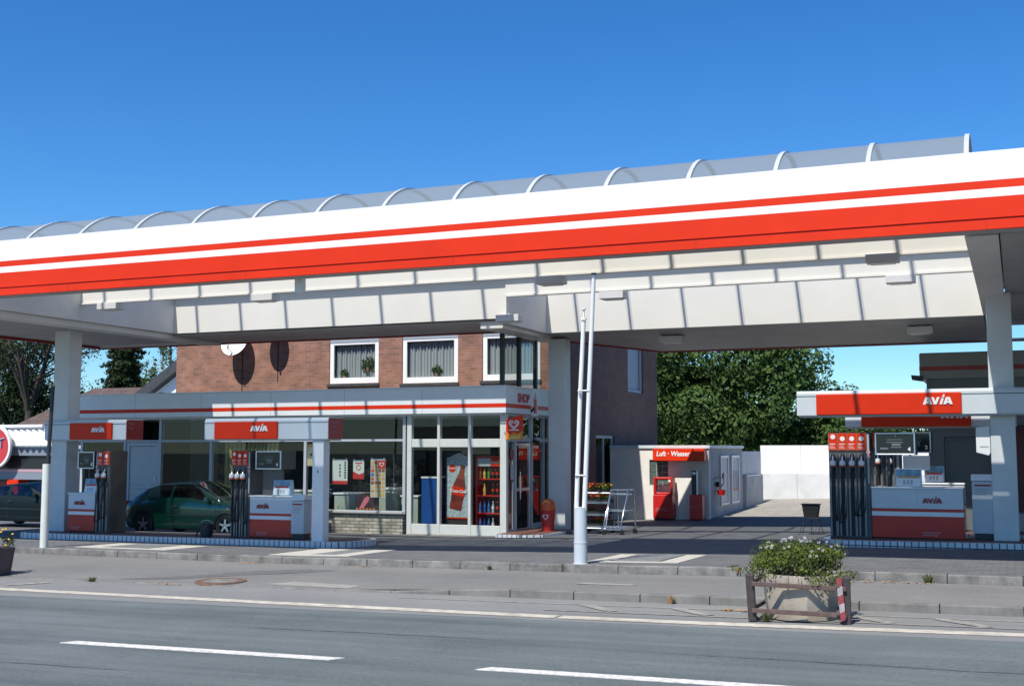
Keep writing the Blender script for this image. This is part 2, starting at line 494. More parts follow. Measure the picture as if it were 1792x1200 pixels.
while x < 20:
    x1 = x + .99
    zt0, zt1 = SWZ(x)+.004, SWZ(x1)+.004
    lk.hexa([(x,16.42,ZR(x)-.1),(x1,16.42,ZR(x1)-.1),(x1,16.57,ZR(x1)-.1),(x,16.57,ZR(x)-.1),
             (x,16.425,zt0),(x1,16.425,zt1),(x1,16.57,zt1+.004),(x,16.57,zt0+.004)])
    x += 1.0
structure(lk.build('road_kerb', LOWK, bevel=.012))
kb = MB(); x = -40.0
while x < 20:
    L = 1.0; x1 = x + L - .008
    y0, y1 = YK(x), YK(x1); a, b = G(x,y0), G(x1,y1)
    j = random.uniform(-.008,.008); k = random.uniform(-.006,.006)
    kb.hexa([(x,y0+j,a-.3),(x1,y1+j,b-.3),(x1,y1+.13,b-.3),(x,y0+.13,a-.3),(x,y0+.012+j,a+k),(x1,y1+.012+j,b+k),(x1,y1+.13,b+k),(x,y0+.13,a+k)])
    x += L
structure(kb.build('forecourt_kerb', KERB, bevel=.014))
xf = frange(-60, 30, 90)
structure(sheet(xf, [lambda X: (YK(X)+.125, G(X,YK(X)))] + [(lambda X, y=y: (y, G(X,y))) for y in (21,24,27,31,34,37,42,48)]).build('forecourt', FORE))
structure(sheet(frange(-9.2, 6, 15), [(lambda X, y=y: (y, G(X,y)+.006)) for y in (35.3,37,40,43,45.2)]).build('yard_paving', YARD))

# concrete frames with covers let into the forecourt
CONC = mat('pale_concrete', (.44,.42,.36), .85, noise=(5,.12), bump=(50,.3))
LID = mat('cover_steel', (.22,.23,.23), .55, metal=.3, noise=(9,.25), bump=(30,.6))
def cover(x0, x1, y0, y1, lx0, lx1, label):
    cx, cy = (x0+x1)/2, (y0+y1)/2
    t = thing('tank_cover', label, 'cover', (cx,cy,G(cx,cy)), 0, 'tank covers let into the forecourt')
    def P(mb, a, b, c, d, h):
        mb.hexa([(x,y,G(x,y)-.05) for x,y in ((a,c),(b,c),(b,d),(a,d))] + [(x,y,G(x,y)+h) for x,y in ((a,c),(b,c),(b,d),(a,d))])
    m = MB(); P(m, x0, x1, y0, y1, .008); bw(m, 'concrete_frame', CONC, t)
    m = MB(); P(m, lx0, lx1, y0+.28, y1-.12, .014); bw(m, 'lid', LID, t, bevel=.004)
    m = MB(); P(m, lx0-.05, lx1+.05, y0+.23, y1-.07, .010); bw(m, 'rim', DARK, t)
cover(-13.55,-11.75, 19.75,21.7, -13.0,-12.2, 'pale concrete tank cover with grey lid in front of the three-hose pump')
cover(-6.8,-5.2, 19.2,21.15, -6.4,-5.6, 'pale concrete tank cover with a grey lid, just behind the two flagpoles')
cover(-18.6,-16.2, 19.95,21.35, -18.0,-16.9, 'wide pale tank cover at the kerb in front of the green hatchback')
# round manhole in the pavement
mz = lerp(SWZ(-12.5), G(-12.5,19.4)-.13, .06)+.02
t = thing('manhole_cover', 'round rusty iron manhole cover with a concrete centre in the pavement', 'manhole', (-12.5,16.85,mz))
RUST = mat('rusty_iron', (.14,.085,.055), .8, noise=(14,.4))
MB().lathe([(.30,-.03),(.30,.012),(.43,.012),(.44,-.03)], n=32, smooth=False).build('iron_ring', RUST, t)
MB().lathe([(0.001,.010),(.298,.010)], n=32).build('concrete_centre', MATS['kerb_concrete'], t)

# ================================================================== CANOPY
can = thing('station_canopy', 'long white and red petrol station canopy with a glazed barrel vault on its roof', 'canopy', (-11, 23, 0))
ZS = 4.97
XL, XR_ = -25.6, 9.0
f = MB()
def fas(z0, z1, y, m): f.box(XL, XR_, y, y+.08, z0, z1, m)
H = 1.11; zt = ZS + H
fas(zt-.405, zt, 18.0, 0); fas(zt-.525, zt-.405, 18.0, 1); fas(zt-.645, zt-.525, 18.0, 0)
fas(zt-.945, zt-.645, 18.0, 1); fas(zt-.975, zt-.945, 18.045, 2); fas(ZS, zt-.975, 17.985, 1)
f.box(XL, XR_, 18.0, 18.45, zt+.0005, zt+.02, 0)
bw(f, 'front_fascia', [W, R, RD], can)
for k in range(7):
    X = 3.9 - k*4.21
    bw(MB().box(X-.004, X+.004, 17.982, 17.9845, ZS+.004, zt-.98), 'fascia_joint', RD, can)
s = MB()
s.box(XL, XR_, 18.085, 18.42, ZS+.005, ZS+.05)                          # strip behind the fascia
s.box(XL, XR_, 18.42, 18.46, ZS+.02, zt-.02)
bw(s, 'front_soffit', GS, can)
# first beam under the vault and the second one over the right-hand part
XA, XB, XM = -20.85, -.62, -11.1
b = MB()
b.box(XA, XB, 22.3, 22.36, 5.39, 5.80); b.box(XA, XB, 22.26, 22.40, 5.355, 5.3895)
bw(b, 'beam', WD, can)
b = MB()
b.box(XM, XB, 25.75, 25.83, 5.51, 5.98); b.box(XM, XB, 25.70, 25.88, 5.47, 5.5095)
bw(b, 'beam', WD, can)
# well walls that the sun falls on
p = MB()
p.box(XA, XM+.0, 25.8, 25.9, ZS, 6.1)
bw(p, 'white_panel', WD, can)
bw(MB().box(XM, XB, 28.45, 28.55, 4.85, 6.1), 'white_panel', WD, can)
for q in ((XA-.1, XA, 18.47, 25.9, ZS+.003, 6.1), (XM-.12, XM-.003, 25.903, 28.5, 4.85, 6.1), (XB, XB+.06, 18.47, 28.6, ZS+.003, 6.1)):
    bw(MB().box(*q), 'well_end', WS, can)
# soffits
s = MB()
s.box(XL, XA-.105, 18.47, 28.0, ZS, ZS+.06)
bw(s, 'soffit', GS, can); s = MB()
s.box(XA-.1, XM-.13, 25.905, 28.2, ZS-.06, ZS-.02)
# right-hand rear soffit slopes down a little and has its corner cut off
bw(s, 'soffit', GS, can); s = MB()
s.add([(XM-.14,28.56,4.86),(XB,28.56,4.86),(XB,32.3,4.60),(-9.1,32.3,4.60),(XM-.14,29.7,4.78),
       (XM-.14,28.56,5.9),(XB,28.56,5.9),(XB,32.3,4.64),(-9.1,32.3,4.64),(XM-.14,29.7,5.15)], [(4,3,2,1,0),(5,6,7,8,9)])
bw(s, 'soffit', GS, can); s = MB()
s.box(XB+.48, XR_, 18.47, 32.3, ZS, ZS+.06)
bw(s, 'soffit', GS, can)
s = MB()                                                               # long joints of the soffit boards
for i in range(14):
    y = 18.9 + i*.95
    bw(MB().box(XB+.5, XR_-.01, y, y+.03, ZS-.006, ZS-.001), 'soffit_joint', GREYP, can)
    if y < 27.9: bw(MB().box(XL+.01, XA-.63, y, y+.03, ZS-.006, ZS-.001), 'soffit_joint', GREYP, can)
# roof decks, unseen plates added for their shade, and rear trims
r = MB()
r.box(XL, XA-.11, 21.3, 28.2, 6.0, 6.06)
bw(r, 'roof_or_shade_plate', ROOFG, can); r = MB(); r.box(XA, XB, 25.581, 25.795, 6.0, 6.12)
bw(r, 'roof_or_shade_plate', ROOFG, can); r = MB(); r.box(-11.95, -10.9, 23.7, 24.75, 6.12, 6.16)  # unseen plate added to keep the entrance bin in shade
bw(r, 'roof_or_shade_plate', ROOFG, can); r = MB(); r.box(XL, -9.0, 18.47, 18.95, 5.98, 6.02)  # unseen front plate, widened to shade the left pump cabinets
bw(r, 'roof_or_shade_plate', ROOFG, can); r = MB(); r.box(-8.999, XB-.001, 18.47, 21.8, 5.96, 5.99)  # unseen plate added to shade the cabinet of the four-hose pump
bw(r, 'roof_or_shade_plate', ROOFG, can); r = MB()
r.box(XA-.1, XM-.13, 25.9, 28.2, 5.5, 5.6)
bw(r, 'roof_or_shade_plate', ROOFG, can); r = MB()
r.box(XB+.06, XR_, 18.47, 32.3, 5.9, 6.0)
bw(r, 'roof_or_shade_plate', ROOFG, can)
t_ = MB()
t_.box(XL, XM-.13, 28.2, 28.26, ZS-.085, 5.6, 0); t_.box(XL, XM-.13, 28.262, 28.27, ZS-.09, 5.3, 1)
t_.box(XL, XM-.13, 28.18, 28.2, ZS-.10, ZS-.062, 1)
t_.box(-9.1, XR_, 32.3, 32.36, 4.575, 4.65, 0); t_.box(-9.1, XR_, 32.28, 32.3, 4.56, 4.60, 1)
t_.box(XR_-.02, XR_+.06, 18.0, 32.3, 4.6, zt, 0)
t_.hexa([(XM-.14,29.66,4.74),(-9.1,32.28,4.565),(-9.1,32.36,4.565),(XM-.2,29.70,4.74),(XM-.14,29.66,5.16),(-9.1,32.28,4.75),(-9.1,32.36,4.75),(XM-.2,29.70,5.16)],1)
t_.box(XL-.07, XL, 17.99, 28.27, ZS-.07, zt, 0); t_.box(XL-.02, XL+.03, 18.47, 28.2, ZS-.08, ZS-.004, 1)
bw(t_, 'rear_trim', [W, RD], can)
# cross beams that sit on the columns
c = MB()
c.box(XA-.62, XA-.11, 18.47, 28.0, ZS-.14, ZS-.004)
bw(c, 'cross_beam', WS, can); c = MB()
c.prism([(18.47,ZS+.005),(18.47,ZS-.02),(25.0,4.90),(28.4,4.84),(28.4,ZS+.005)][::-1], 'x', XB+.0, XB+.46)
bw(c, 'cross_beam', WS, can); c = MB()
c.box(XM-.72, XM-.14, 25.91, 29.9, ZS-.22, ZS-.062)
bw(c, 'cross_beam', WS, can)
dn = MB(); dn.box(-12.22,-12.06, 18.5,18.62, ZS-.22,ZS+.06); bw(dn, 'drain_stub', W, can)
# columns
def column(x0, x1, y0, y1, ztop):
    zb = G((x0+x1)/2, y0) - .05
    bw(MB().box(x0, x1, y0, y1, zb, ztop), 'column', COLM, can, bevel=.012)
column(-22.32, -21.83, 23.02, 23.45, ZS-.141)
column(-.50, -.04, 25.3, 25.72, 4.964)
column(-11.32, -10.86, 29.1, 29.55, 4.748)
# the vault: sheets between slim aluminium ribs
YC, ZC, RV = 19.84, 4.925, 1.83
def arc(y): return ZC + sqrt(max(0, RV*RV - (y-YC)**2))
ys = [YC + RV*sin(radians(a)) for a in frange(-52, 52, 20)]
v = MB()
n = len(ys)
vs = [(XL, y, arc(y)) for y in ys] + [(-.56, y, arc(y)) for y in ys]
v.add(vs, [(i, n+i, n+i+1, i+1) for i in range(n-1)], 0, True)
v.add([(-.56, y, arc(y)) for y in ys], [tuple(range(n))])
bw(v, 'vault_glazing', VAULT, can)
for k in range(17):
    X = -.56 - k*1.402
    rb = MB(); w_ = .034
    pr = [(y, arc(y)) for y in ys]
    vs = []
    for (y, z) in pr:
        d = Vector((y-YC, z-ZC)).normalized()
        for sx in (-w_, w_):
            vs.append((X+sx, y+d.x*.03, z+d.y*.03)); vs.append((X+sx, y-d.x*.03, z-d.y*.03))
    fs = []
    for i in range(n-1):
        a = i*4; q = a+4
        fs += [(a, a+2, q+2, q), (a+1, q+1, q+3, a+3), (a, q, q+1, a+1), (a+2, a+3, q+3, q+2)]
    rb.add(vs, fs)
    bw(rb, 'vault_rib', RIBG, can)
# lower glazing behind the vault, hidden from the road, that lights the well
g2 = MB()
g2.add([(XA,21.28,6.02),(XB,21.28,6.02),(XB,25.58,6.10),(XA,25.58,6.10)], [(0,1,2,3)])
bw(g2, 'rear_glazing', VAULT2, can); g2 = MB()
g2.add([(XM,25.9,6.10),(XB,25.9,6.10),(XB,28.44,6.05),(XM,28.44,6.05)], [(0,1,2,3)])
bw(g2, 'rear_glazing', VAULT2, can)
for k in range(1, 15):
    X = -.56 - k*1.402
    bw(MB().box(X-.022, X+.022, 21.28, 25.57, 6.11, 6.18), 'glazing_bar', ALU, can)
    bw(MB().quad((X-.07,21.28,6.185),(X+.07,21.28,6.185),(X+.07,25.57,6.185),(X-.07,25.57,6.185)), 'soft_shadow_strip', STRIP, can)  # unseen strips added beside each bar to blur its shadow edge
    bw(MB().quad((X-.045,21.28,6.19),(X+.045,21.28,6.19),(X+.045,25.57,6.19),(X-.045,25.57,6.19)), 'soft_shadow_strip', STRIP, can)
    if X > XM: bw(MB().box(X-.022, X+.022, 25.9, 28.44, 6.11, 6.18), 'glazing_bar', ALU, can); bw(MB().quad((X-.07,25.9,6.185),(X+.07,25.9,6.185),(X+.07,28.44,6.185),(X-.07,28.44,6.185)), 'soft_shadow_strip', STRIP, can)

# lights that hang under the canopy
LAMP = mat('lamp_diffuser', (.78,.78,.74), .4)
def lamp0():
    t = thing('canopy_light', '', 'light', (0,0,0), 0, 'square lights under the canopy')
    MB().box(-.29,.29,-.02,.30,0,.16).build('housing', WS, t, bevel=.01)
    MB().box(-.22,.22,.03,.27,-.02,-.001).build('diffuser', LAMP, t, bevel=.006)
    MB().box(-.04,.04,.08,.20,.161,.20).build('bracket', GREYP, t)
    return t
LL = [((-19.99,22.24,5.205),'square light under the canopy nearest the big outer column'),
      ((-15.57,22.24,5.195),'square light under the canopy near the drain stub, above the shop fascia'),
      ((-8.63,22.24,5.20),'square light under the canopy just outside the tops of the flagpoles'),
      ((-2.16,22.24,5.24),'square light under the canopy by the cross beam, the nearer of two there'),
      ((-8.44,25.66,5.29),'square light on the second beam, right beside the taller flagpole'),
      ((-2.14,25.66,5.31),'square light on the second beam by the cross beam, the farther of two there'),
      ((-8.1,29.5,4.60),'shaded square light on the rear soffit above the air and water hut'),
      ((-2.05,29.5,4.60),'shaded square light on the rear soffit above the second pump sign'),
      ((-10.95,25.5,4.855),'square light under the canopy corner over the shop entrance')]
l0 = lamp0()
for i, (loc, lab) in enumerate(LL):
    if i == 0: l0.location = loc; l0["label"] = lab
    else: dup(l0, loc, None, lab)

# ================================================================== BUILDINGS
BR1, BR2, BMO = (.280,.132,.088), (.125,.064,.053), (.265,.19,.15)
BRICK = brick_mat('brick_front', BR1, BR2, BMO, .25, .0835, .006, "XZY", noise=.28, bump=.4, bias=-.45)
BRICKS = brick_mat('brick_side_shaded', (.165,.078,.056), (.12,.058,.046), (.14,.095,.075), .25, .0835, .006, "YZX", noise=.2, bump=.4, bias=-.2)  # same brick as the front, with shade put into its colours
SLATE = mat('dark_slate', (.045,.047,.05), .7, noise=(6,.25))
CURT = mat('net_curtain', (.36,.38,.40), .9, noise=(20,.05))
SHUT = mat('shutter_box', (.30,.34,.37), .5, noise=(3,.06))
ROOMD = mat('dark_room', (.035,.036,.038), .8)
LEAFP = leaf_mat('pot_plant_leaf', (.03,.07,.02), (.10,.19,.05), 6)
FLW = mat('pale_blossom', (.6,.35,.30), .7)

def holed_wall(mb, x0, x1, z0, z1, y, th, holes, m=0, axis='-Y'):
    """a wall facing -Y (or +X when axis is '+X', then x stands for Y and y for X) with openings cut right through"""
    xs = sorted({x0, x1, *[h[0] for h in holes], *[h[1] for h in holes]})
    zs = sorted({z0, z1, *[h[2] for h in holes], *[h[3] for h in holes]})
    def P(a, d, z): return (a, y+d, z) if axis == '-Y' else (y-d, a, z)
    def q(a, b, c, d): mb.add([a,b,c,d], [(0,1,2,3)], m)
    for i in range(len(xs)-1):
        for j in range(len(zs)-1):
            cx, cz = (xs[i]+xs[i+1])/2, (zs[j]+zs[j+1])/2
            if any(h[0] < cx < h[1] and h[2] < cz < h[3] for h in holes): continue
            a, b, c, d = xs[i], xs[i+1], zs[j], zs[j+1]
            q(P(a,0,c), P(b,0,c), P(b,0,d), P(a,0,d)); q(P(b,th,c), P(a,th,c), P(a,th,d), P(b,th,d))
    for h in list(holes):
        a, b, c, d = h
        q(P(a,0,c), P(a,th,c), P(b,th,c), P(b,0,c)); q(P(a,0,d), P(b,0,d), P(b,th,d), P(a,th,d))
        q(P(a,0,c), P(a,0,d), P(a,th,d), P(a,th,c)); q(P(b,0,c), P(b,th,c), P(b,th,d), P(b,0,d))
    a, b, c, d = x0, x1, z0, z1
    q(P(a,0,c), P(b,0,c), P(b,th,c), P(a,th,c)); q(P(a,0,d), P(a,th,d), P(b,th,d), P(b,0,d))
    q(P(a,0,c), P(a,th,c), P(a,th,d), P(a,0,d)); q(P(b,0,c), P(b,0,d), P(b,th,d), P(b,th,c))
def ring(mb, x0, x1, z0, z1, y0, y1, w, m=0, wb=None, wt=None, axis='-Y'):
    wb = wb or w; wt = wt or w
    def B(a, b, c, d):
        if axis == '-Y': mb.box(a, b, y0, y1, c, d, m)
        else: mb.box(y0, y1, a, b, c, d, m)
    B(x0, x0+w, z0, z1); B(x1-w, x1, z0, z1); B(x0+w+.0005, x1-w-.0005, z0, z0+wb); B(x0+w+.0005, x1-w-.0005, z1-wt, z1)

# ---- brick house
HX0, HX1, HY0, HY1 = -24.52, -11.5, 30.5, 40.0
house = thing('brick_house', 'two-storey red brick house with white framed windows behind the flat shop roof', 'house', (-18,35,0))
wins = [(-18.88,-17.2,3.80,5.22), (-16.42,-14.62,3.76,5.24), (-13.86,-12.1,3.78,5.24)]
h = MB(); holed_wall(h, HX0, HX1, -.6, 5.9, HY0, .3, wins)
bw(h, 'front_wall', BRICK, house)
sw = [(36.64,38.35,3.72,5.3), (33.45,35.2,.55,2.3)]
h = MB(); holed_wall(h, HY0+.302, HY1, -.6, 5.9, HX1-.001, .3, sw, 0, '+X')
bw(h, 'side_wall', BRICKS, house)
h = MB(); h.box(HX0+.001, HX0+.3, HY0+.302, HY1, -.6, 5.9); h.box(HX0+.302, HX1-.302, HY1-.3, HY1-.001, -.6, 5.9)
h.box(HX0+.302, HX1-.304, HY0+.303, HY1-.303, 3.2, 3.3); h.box(HX0+.302, HX1-.304, HY0+1.6, HY0+1.7, 3.31, 5.89)
bw(h, 'inner_wall', ROOMD, house)
yr = 35.25; ex = .45
rf = MB()
rf.add([(HX0-ex,HY0-.15,5.88),(HX1+ex,HY0-.15,5.88),(HX1+ex,yr,8.0),(HX0-ex,yr,8.0),(HX1+ex,HY1+.4,5.88),(HX0-ex,HY1+.4,5.88),
        (HX0-ex,HY0-.15,6.08),(HX1+ex,HY0-.15,6.08),(HX1+ex,yr,8.2),(HX0-ex,yr,8.2),(HX1+ex,HY1+.4,6.08),(HX0-ex,HY1+.4,6.08)],
       [(0,3,2,1),(3,5,4,2),(6,7,8,9),(9,8,10,11),(0,1,7,6),(4,5,11,10),(1,2,8,7),(2,4,10,8),(3,0,6,9),(5,3,9,11)])
rfo = bw(rf, 'roof', SLATE, house)
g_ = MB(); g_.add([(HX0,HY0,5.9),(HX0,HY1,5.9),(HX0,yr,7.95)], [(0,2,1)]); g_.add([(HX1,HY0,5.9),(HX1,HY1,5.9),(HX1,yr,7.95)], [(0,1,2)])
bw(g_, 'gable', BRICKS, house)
for (a, b, c, d) in wins:
    w_ = MB(); ring(w_, a+.01, b-.01, c+.01, d-.20, HY0+.03, HY0+.10, .13, 0, .17, .06)
    wo = bw(w_, 'window', W, house, bevel=.006)
    sub(MB().quad((a+.1,HY0+.07,c+.1),(b-.1,HY0+.07,c+.1),(b-.1,HY0+.07,d-.2),(a+.1,HY0+.07,d-.2)), 'pane', GLASS, wo)
    sub(MB().box(a+.01, b-.01, HY0+.02, HY0+.26, d-.195, d-.003), 'shutter_box', SHUT, wo)
    cu = MB(); nn = 160; vs = []
    for i in range(nn+1):
        t = i/nn; X = a+.12+(b-a-.24)*t
        yy = HY0+.19+.030*sin(t*95)+.016*sin(t*41+1)
        zb_ = c+.16 + .02*sin(t*60)
        vs += [(X, yy, zb_), (X, yy, d-.22)]
    cu.add(vs, [(2*i, 2*i+2, 2*i+3, 2*i+1) for i in range(nn)], 0, True)
    sub(cu, 'curtain', CURT, wo)
    bw(MB().box(a-.06, b+.04, HY0-.05, HY0+.02, c-.075, c-.002), 'window_sill', SLATE, house)
# pot plants on the sills, behind the panes
for (x, z, r, n, lab) in ((-17.62,4.35,.26,120,'bushy green pot plant in the house window nearest the satellite dishes'),
                          (-18.42,4.12,.15,50,'small green pot plant at the edge of the house window nearest the satellite dishes'),
                          (-15.35,4.12,.18,70,'small flowering pot plant in the middle house window')):
    t = thing('pot_plant', lab, 'plant', (x, HY0+.125, z-.16), 0, 'plants behind the upper windows')
    MB().leaves((0,0,.18), (r,.04,r*.85), n, .10).build('foliage', LEAFP, t)
    MB().lathe([(.045,-.03),(.065,.09)], n=14).build('pot', mat('clay_pot', (.3,.14,.09), .8), t)
a, b, c, d = sw[0]
w_ = MB(); ring(w_, a+.01, b-.01, c+.01, d-.01, HX1-.12, HX1-.06, .07, 0, axis='+X'); wo = bw(w_, 'side_window', GREYP, house)
SHUTL = mat('roller_shutter', (.33,.36,.40), .5, noise=(2,.08))
ss = MB()
for k in range(28):
    z = c+.03+k*.055
    ss.box(HX1-.17, HX1-.135, a+.05, b-.05, z, z+.05)
sub(ss, 'shutter', SHUTL, wo)
a, b, c, d = sw[1]
w_ = MB(); ring(w_, a+.01, b-.01, c+.01, d-.01, HX1-.12, HX1-.05, .09, 0, axis='+X'); w_.box(HX1-.115, HX1-.055, (a+b)/2-.04, (a+b)/2+.04, c+.1, d-.1)
wo = bw(w_, 'side_window', GREYP, house)
sub(MB().quad((HX1-.09,a,c),(HX1-.09,b,c),(HX1-.09,b,d),(HX1-.09,a,d)), 'pane', GLASSD, wo)
sub(MB().box(HX1-.28, HX1-.26, a+.1, a+.75, c+.1, d-.1), 'curtain', CURT, wo)

# satellite dishes on the brick front
def dish(loc, r, name, label):
    t = thing(name, label, 'satellite dish', loc, 0, 'satellite dishes on the brick front')
    d_ = MB()
    pr = [(r*k/8, -.10*(1-(k/8)**2)) for k in range(9)]
    d_.lathe([(max(.001,a), -b-.0) for a, b in pr][::-1], n=32, axis='y')
    o = d_.build('reflector', mat('dish_white', (.8,.8,.8), .4), t)
    o.location = (0, -.42, 0); o.rotation_euler = (radians(-24), 0, radians(8)); o.scale = (1,1,1.12)
    m = MB(); m.tube([(0,.0,-.05),(0,-.30,-.03)], .025); m.box(-.06,.06,-.02,.0,-.14,.1); m.tube([(0,-.30,-.03),(0,-.36,0)], .04)
    m.build('wall_bracket', DARK, t)
    m = MB(); m.tube([(0,-.40,-r*.9),(0,-.78,-r*.55)], .014); m.tube([(0,-.76,-r*.56),(0,-.70,-.10)], .012); m.lathe([(.001,-.06),(.035,-.05),(.035,.05),(.001,.06)], (0,-.74,-r*.45), n=12)
    m.build('receiver_arm', GREYP, t)
    bw2 = MB(); bw2.tube([(0.02,-.01,-.1),(.02,-.01,-1.5)], .012, 6); bw2.build('cable', BLK, t)
    return t
dish((-22.02, 30.5, 5.16), .43, 'satellite_dish', 'larger white satellite dish whose round shadow falls on the brick wall')
dish((-20.72, 30.5, 5.42), .36, 'satellite_dish', 'smaller satellite dish higher on the brick wall, mostly hidden by the canopy edge')

# ---- shop
FX0, FX1, FY = -25.4, -11.67, 27.1
SHF = mat('shop_frame', (.62,.63,.58), .45, noise=(3,.06))
SHG = mat('shop_frame_grey', (.44,.47,.49), .45, noise=(3,.06))
STONE = brick_mat('rough_stone', (.46,.43,.34), (.27,.26,.20), (.17,.16,.13), .27, .085, .012, "XZY", noise=.35, bump=.8)
shop = thing('shop_building', 'low flat-roofed petrol station shop with white fascia, thin red stripe and large windows', 'shop', (-18,28,0))
f = MB()
def shop_fas(z0, z1, m, o=0):
    f.box(FX0, FX1+o, FY-o, FY+.12, z0, z1, m); f.box(FX1-.12, FX1+o, FY+.1205, 30.48, z0, z1, m)
shop_fas(3.005, 3.42, 0); shop_fas(2.905, 3.005, 1, .004); shop_fas(2.77, 2.905, 0)
f.box(FX0-.02, FX1+.02, FY-.02, FY+.2, 3.42, 3.455, 0); f.box(FX1-.2, FX1+.02, FY+.2005, 30.48, 3.42, 3.455, 0)
bw(f, 'fascia', [mat('fascia_white', (.74,.755,.76), .3, noise=(2,.04)), R], shop, bevel=.004)
jf = MB()
for x in (-23.2,-20.9,-18.6,-16.3,-14.0): bw(MB().box(x-.006, x+.006, FY-.0035, FY-.001, 2.78, 3.41), 'fascia_joint', GREYP, shop)
bw(MB().box(FX0, FX1-.13, FY+.125, 30.48, 3.1, 3.3), 'roof', ROOFG, shop)
bw(MB().box(FX0, FX1-.13, FY+.125, 30.48, 2.72, 2.77), 'ceiling', WS, shop)
GZ = 27.32                                       # plane of the shop front
lo = lambda x: gx(x) - .05
# frames: grey bays, then the pale bays at the corner
def mull(mb, x, w, z0, z1, y=GZ, d=.09): mb.box(x-w/2, x+w/2, y-.02, y+d, z0, z1)
m = MB()
for x in (-25.3,-23.72,-22.46,-20.7,-17.62,-14.62): mull(m, x, .085, -.4 if x < -20 else .2, 2.765)
m.box(-25.26,-14.665, GZ-.012, GZ+.075, 2.07, 2.13)
m.box(-25.26,-14.665, GZ-.012, GZ+.075, 2.70, 2.765)
m.box(-22.41,-14.6, GZ-.05, GZ+.16, .20, .28)
bw(m, 'window_frame', SHG, shop, bevel=.006)
m = MB()
for x, w in ((-14.47,.13),(-13.63,.075),(-12.76,.075),(-11.83,.17)): mull(m, x, w, -.3, 2.765, d=.12)
for a, b in ((-14.40,-13.67),(-13.59,-12.80),(-12.72,-11.92)):
    m.box(a-.001, b+.001, GZ-.012, GZ+.10, 1.92, 2.13); m.box(a-.001, b+.001, GZ-.012, GZ+.10, -.28, -.03); m.box(a-.001,b+.001, GZ-.012, GZ+.10, 2.72, 2.765)
bw(m, 'corner_frame', SHF, shop, bevel=.008)
gl = MB()
for a, b in ((-25.3,-23.75),(-22.46,-20.7),(-20.7,-17.62),(-17.62,-14.62)):
    z0 = .25 if a > -23 else 0
    gl = MB().quad((a,GZ+.02,z0),(b,GZ+.02,z0),(b,GZ+.02,2.1),(a,GZ+.02,2.1)); bw(gl, 'pane', GLASS, shop); gl = MB().quad((a,GZ+.02,2.1),(b,GZ+.02,2.1),(b,GZ+.02,2.74),(a,GZ+.02,2.74)); bw(gl, 'pane', GLASS, shop)
for a, b in ((-14.47,-13.63),(-13.63,-12.76),(-12.76,-11.83)):
    gl = MB().quad((a,GZ+.03,-.1),(b,GZ+.03,-.1),(b,GZ+.03,2.0),(a,GZ+.03,2.0)); bw(gl, 'pane', GLASS, shop); gl = MB().quad((a,GZ+.03,2.0),(b,GZ+.03,2.0),(b,GZ+.03,2.74),(a,GZ+.03,2.74)); bw(gl, 'pane', GLASS, shop)
bw(MB().box(-22.4,-14.66, GZ+.0, GZ+.22, -.5, .20), 'stone_plinth', STONE, shop)
bw(MB().box(-22.4,-14.62, GZ-.09, GZ-.0505, .215, .255), 'window_sill', mat('sill_stone', (.40,.39,.36), .8), shop)
bw(MB().box(-14.53,-11.75, GZ-.03, GZ+.12, -.6, -.281), 'plinth', CONC, shop)
# door at the shaded end
d_ = MB(); ring(d_, -23.66, -22.52, -.36, 2.06, GZ+.0, GZ+.07, .10); d_.box(-23.55,-22.63, GZ+.02, GZ+.05, .75, .86)
d_.box(-23.55,-22.63, GZ+.03, GZ+.045, -.25, .745); d_.box(-23.55,-22.63, GZ+.03, GZ+.045, .865, 1.95)
do = bw(d_, 'door', SHG, shop, bevel=.006)
sub(MB().tube([(-22.6,GZ-.03,.95),(-22.6,GZ-.03,1.15)], .012), 'handle', ALU, do)
# side wall of the shop with the glass door
m = MB(); xw = FX1-.10
for y in (27.45,27.98,29.1,29.95,30.42): m.box(xw-.1, xw+.0, y-.04, y+.04, -.35, 2.76)
for z in (2.06,): m.box(xw-.095, xw-.005, 27.49, 30.4, z, z+.1)
m.box(xw-.095, xw-.005, 27.49, 30.4, 2.70, 2.765); m.box(xw-.09, xw-.01, 29.14, 30.4, -.2, -.06); m.box(xw-.09, xw-.01, 27.49, 27.94, -.3, -.14)
bw(m, 'side_frame', SHG, shop, bevel=.005)
m = MB(); x = xw-.05
for a, b, z0 in ((27.45,27.98,-.2),(29.1,29.95,-.2),(29.95,30.42,-.2)): bw(MB().quad((x,a,z0),(x,b,z0),(x,b,2.1),(x,a,2.1)), 'side_pane', GLASS, shop)
for a, b in ((27.45,27.98),(27.98,29.1),(29.1,29.95),(29.95,30.42)): bw(MB().quad((x,a,2.1),(x,b,2.1),(x,b,2.74),(x,a,2.74)), 'side_pane', GLASS, shop)
d_ = MB(); ring(d_, 28.05, 29.03, -.22, 2.03, xw-.09, xw-.03, .07, axis='+X'); d_.box(xw-.09,xw-.03,28.12,28.96,.80,.88)
do = bw(d_, 'entrance_door', ALU, shop, bevel=.005)
sub(MB().quad((xw-.06,28.1,-.2),(xw-.06,29.0,-.2),(xw-.06,29.0,2.0),(xw-.06,28.1,2.0)), 'pane', GLASS, do)
sub(MB().tube([(xw+.03,28.2,.6),(xw+.03,28.2,1.3)], .015), 'handle', CHROME, do)
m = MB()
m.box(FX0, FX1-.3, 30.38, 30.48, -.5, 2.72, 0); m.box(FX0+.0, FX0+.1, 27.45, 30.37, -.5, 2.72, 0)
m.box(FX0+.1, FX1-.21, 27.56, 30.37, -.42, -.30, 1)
bw(m, 'inside_wall', [mat('shop_inside', (.038,.038,.036), .8), mat('shop_floor', (.09,.085,.08), .5)], shop)
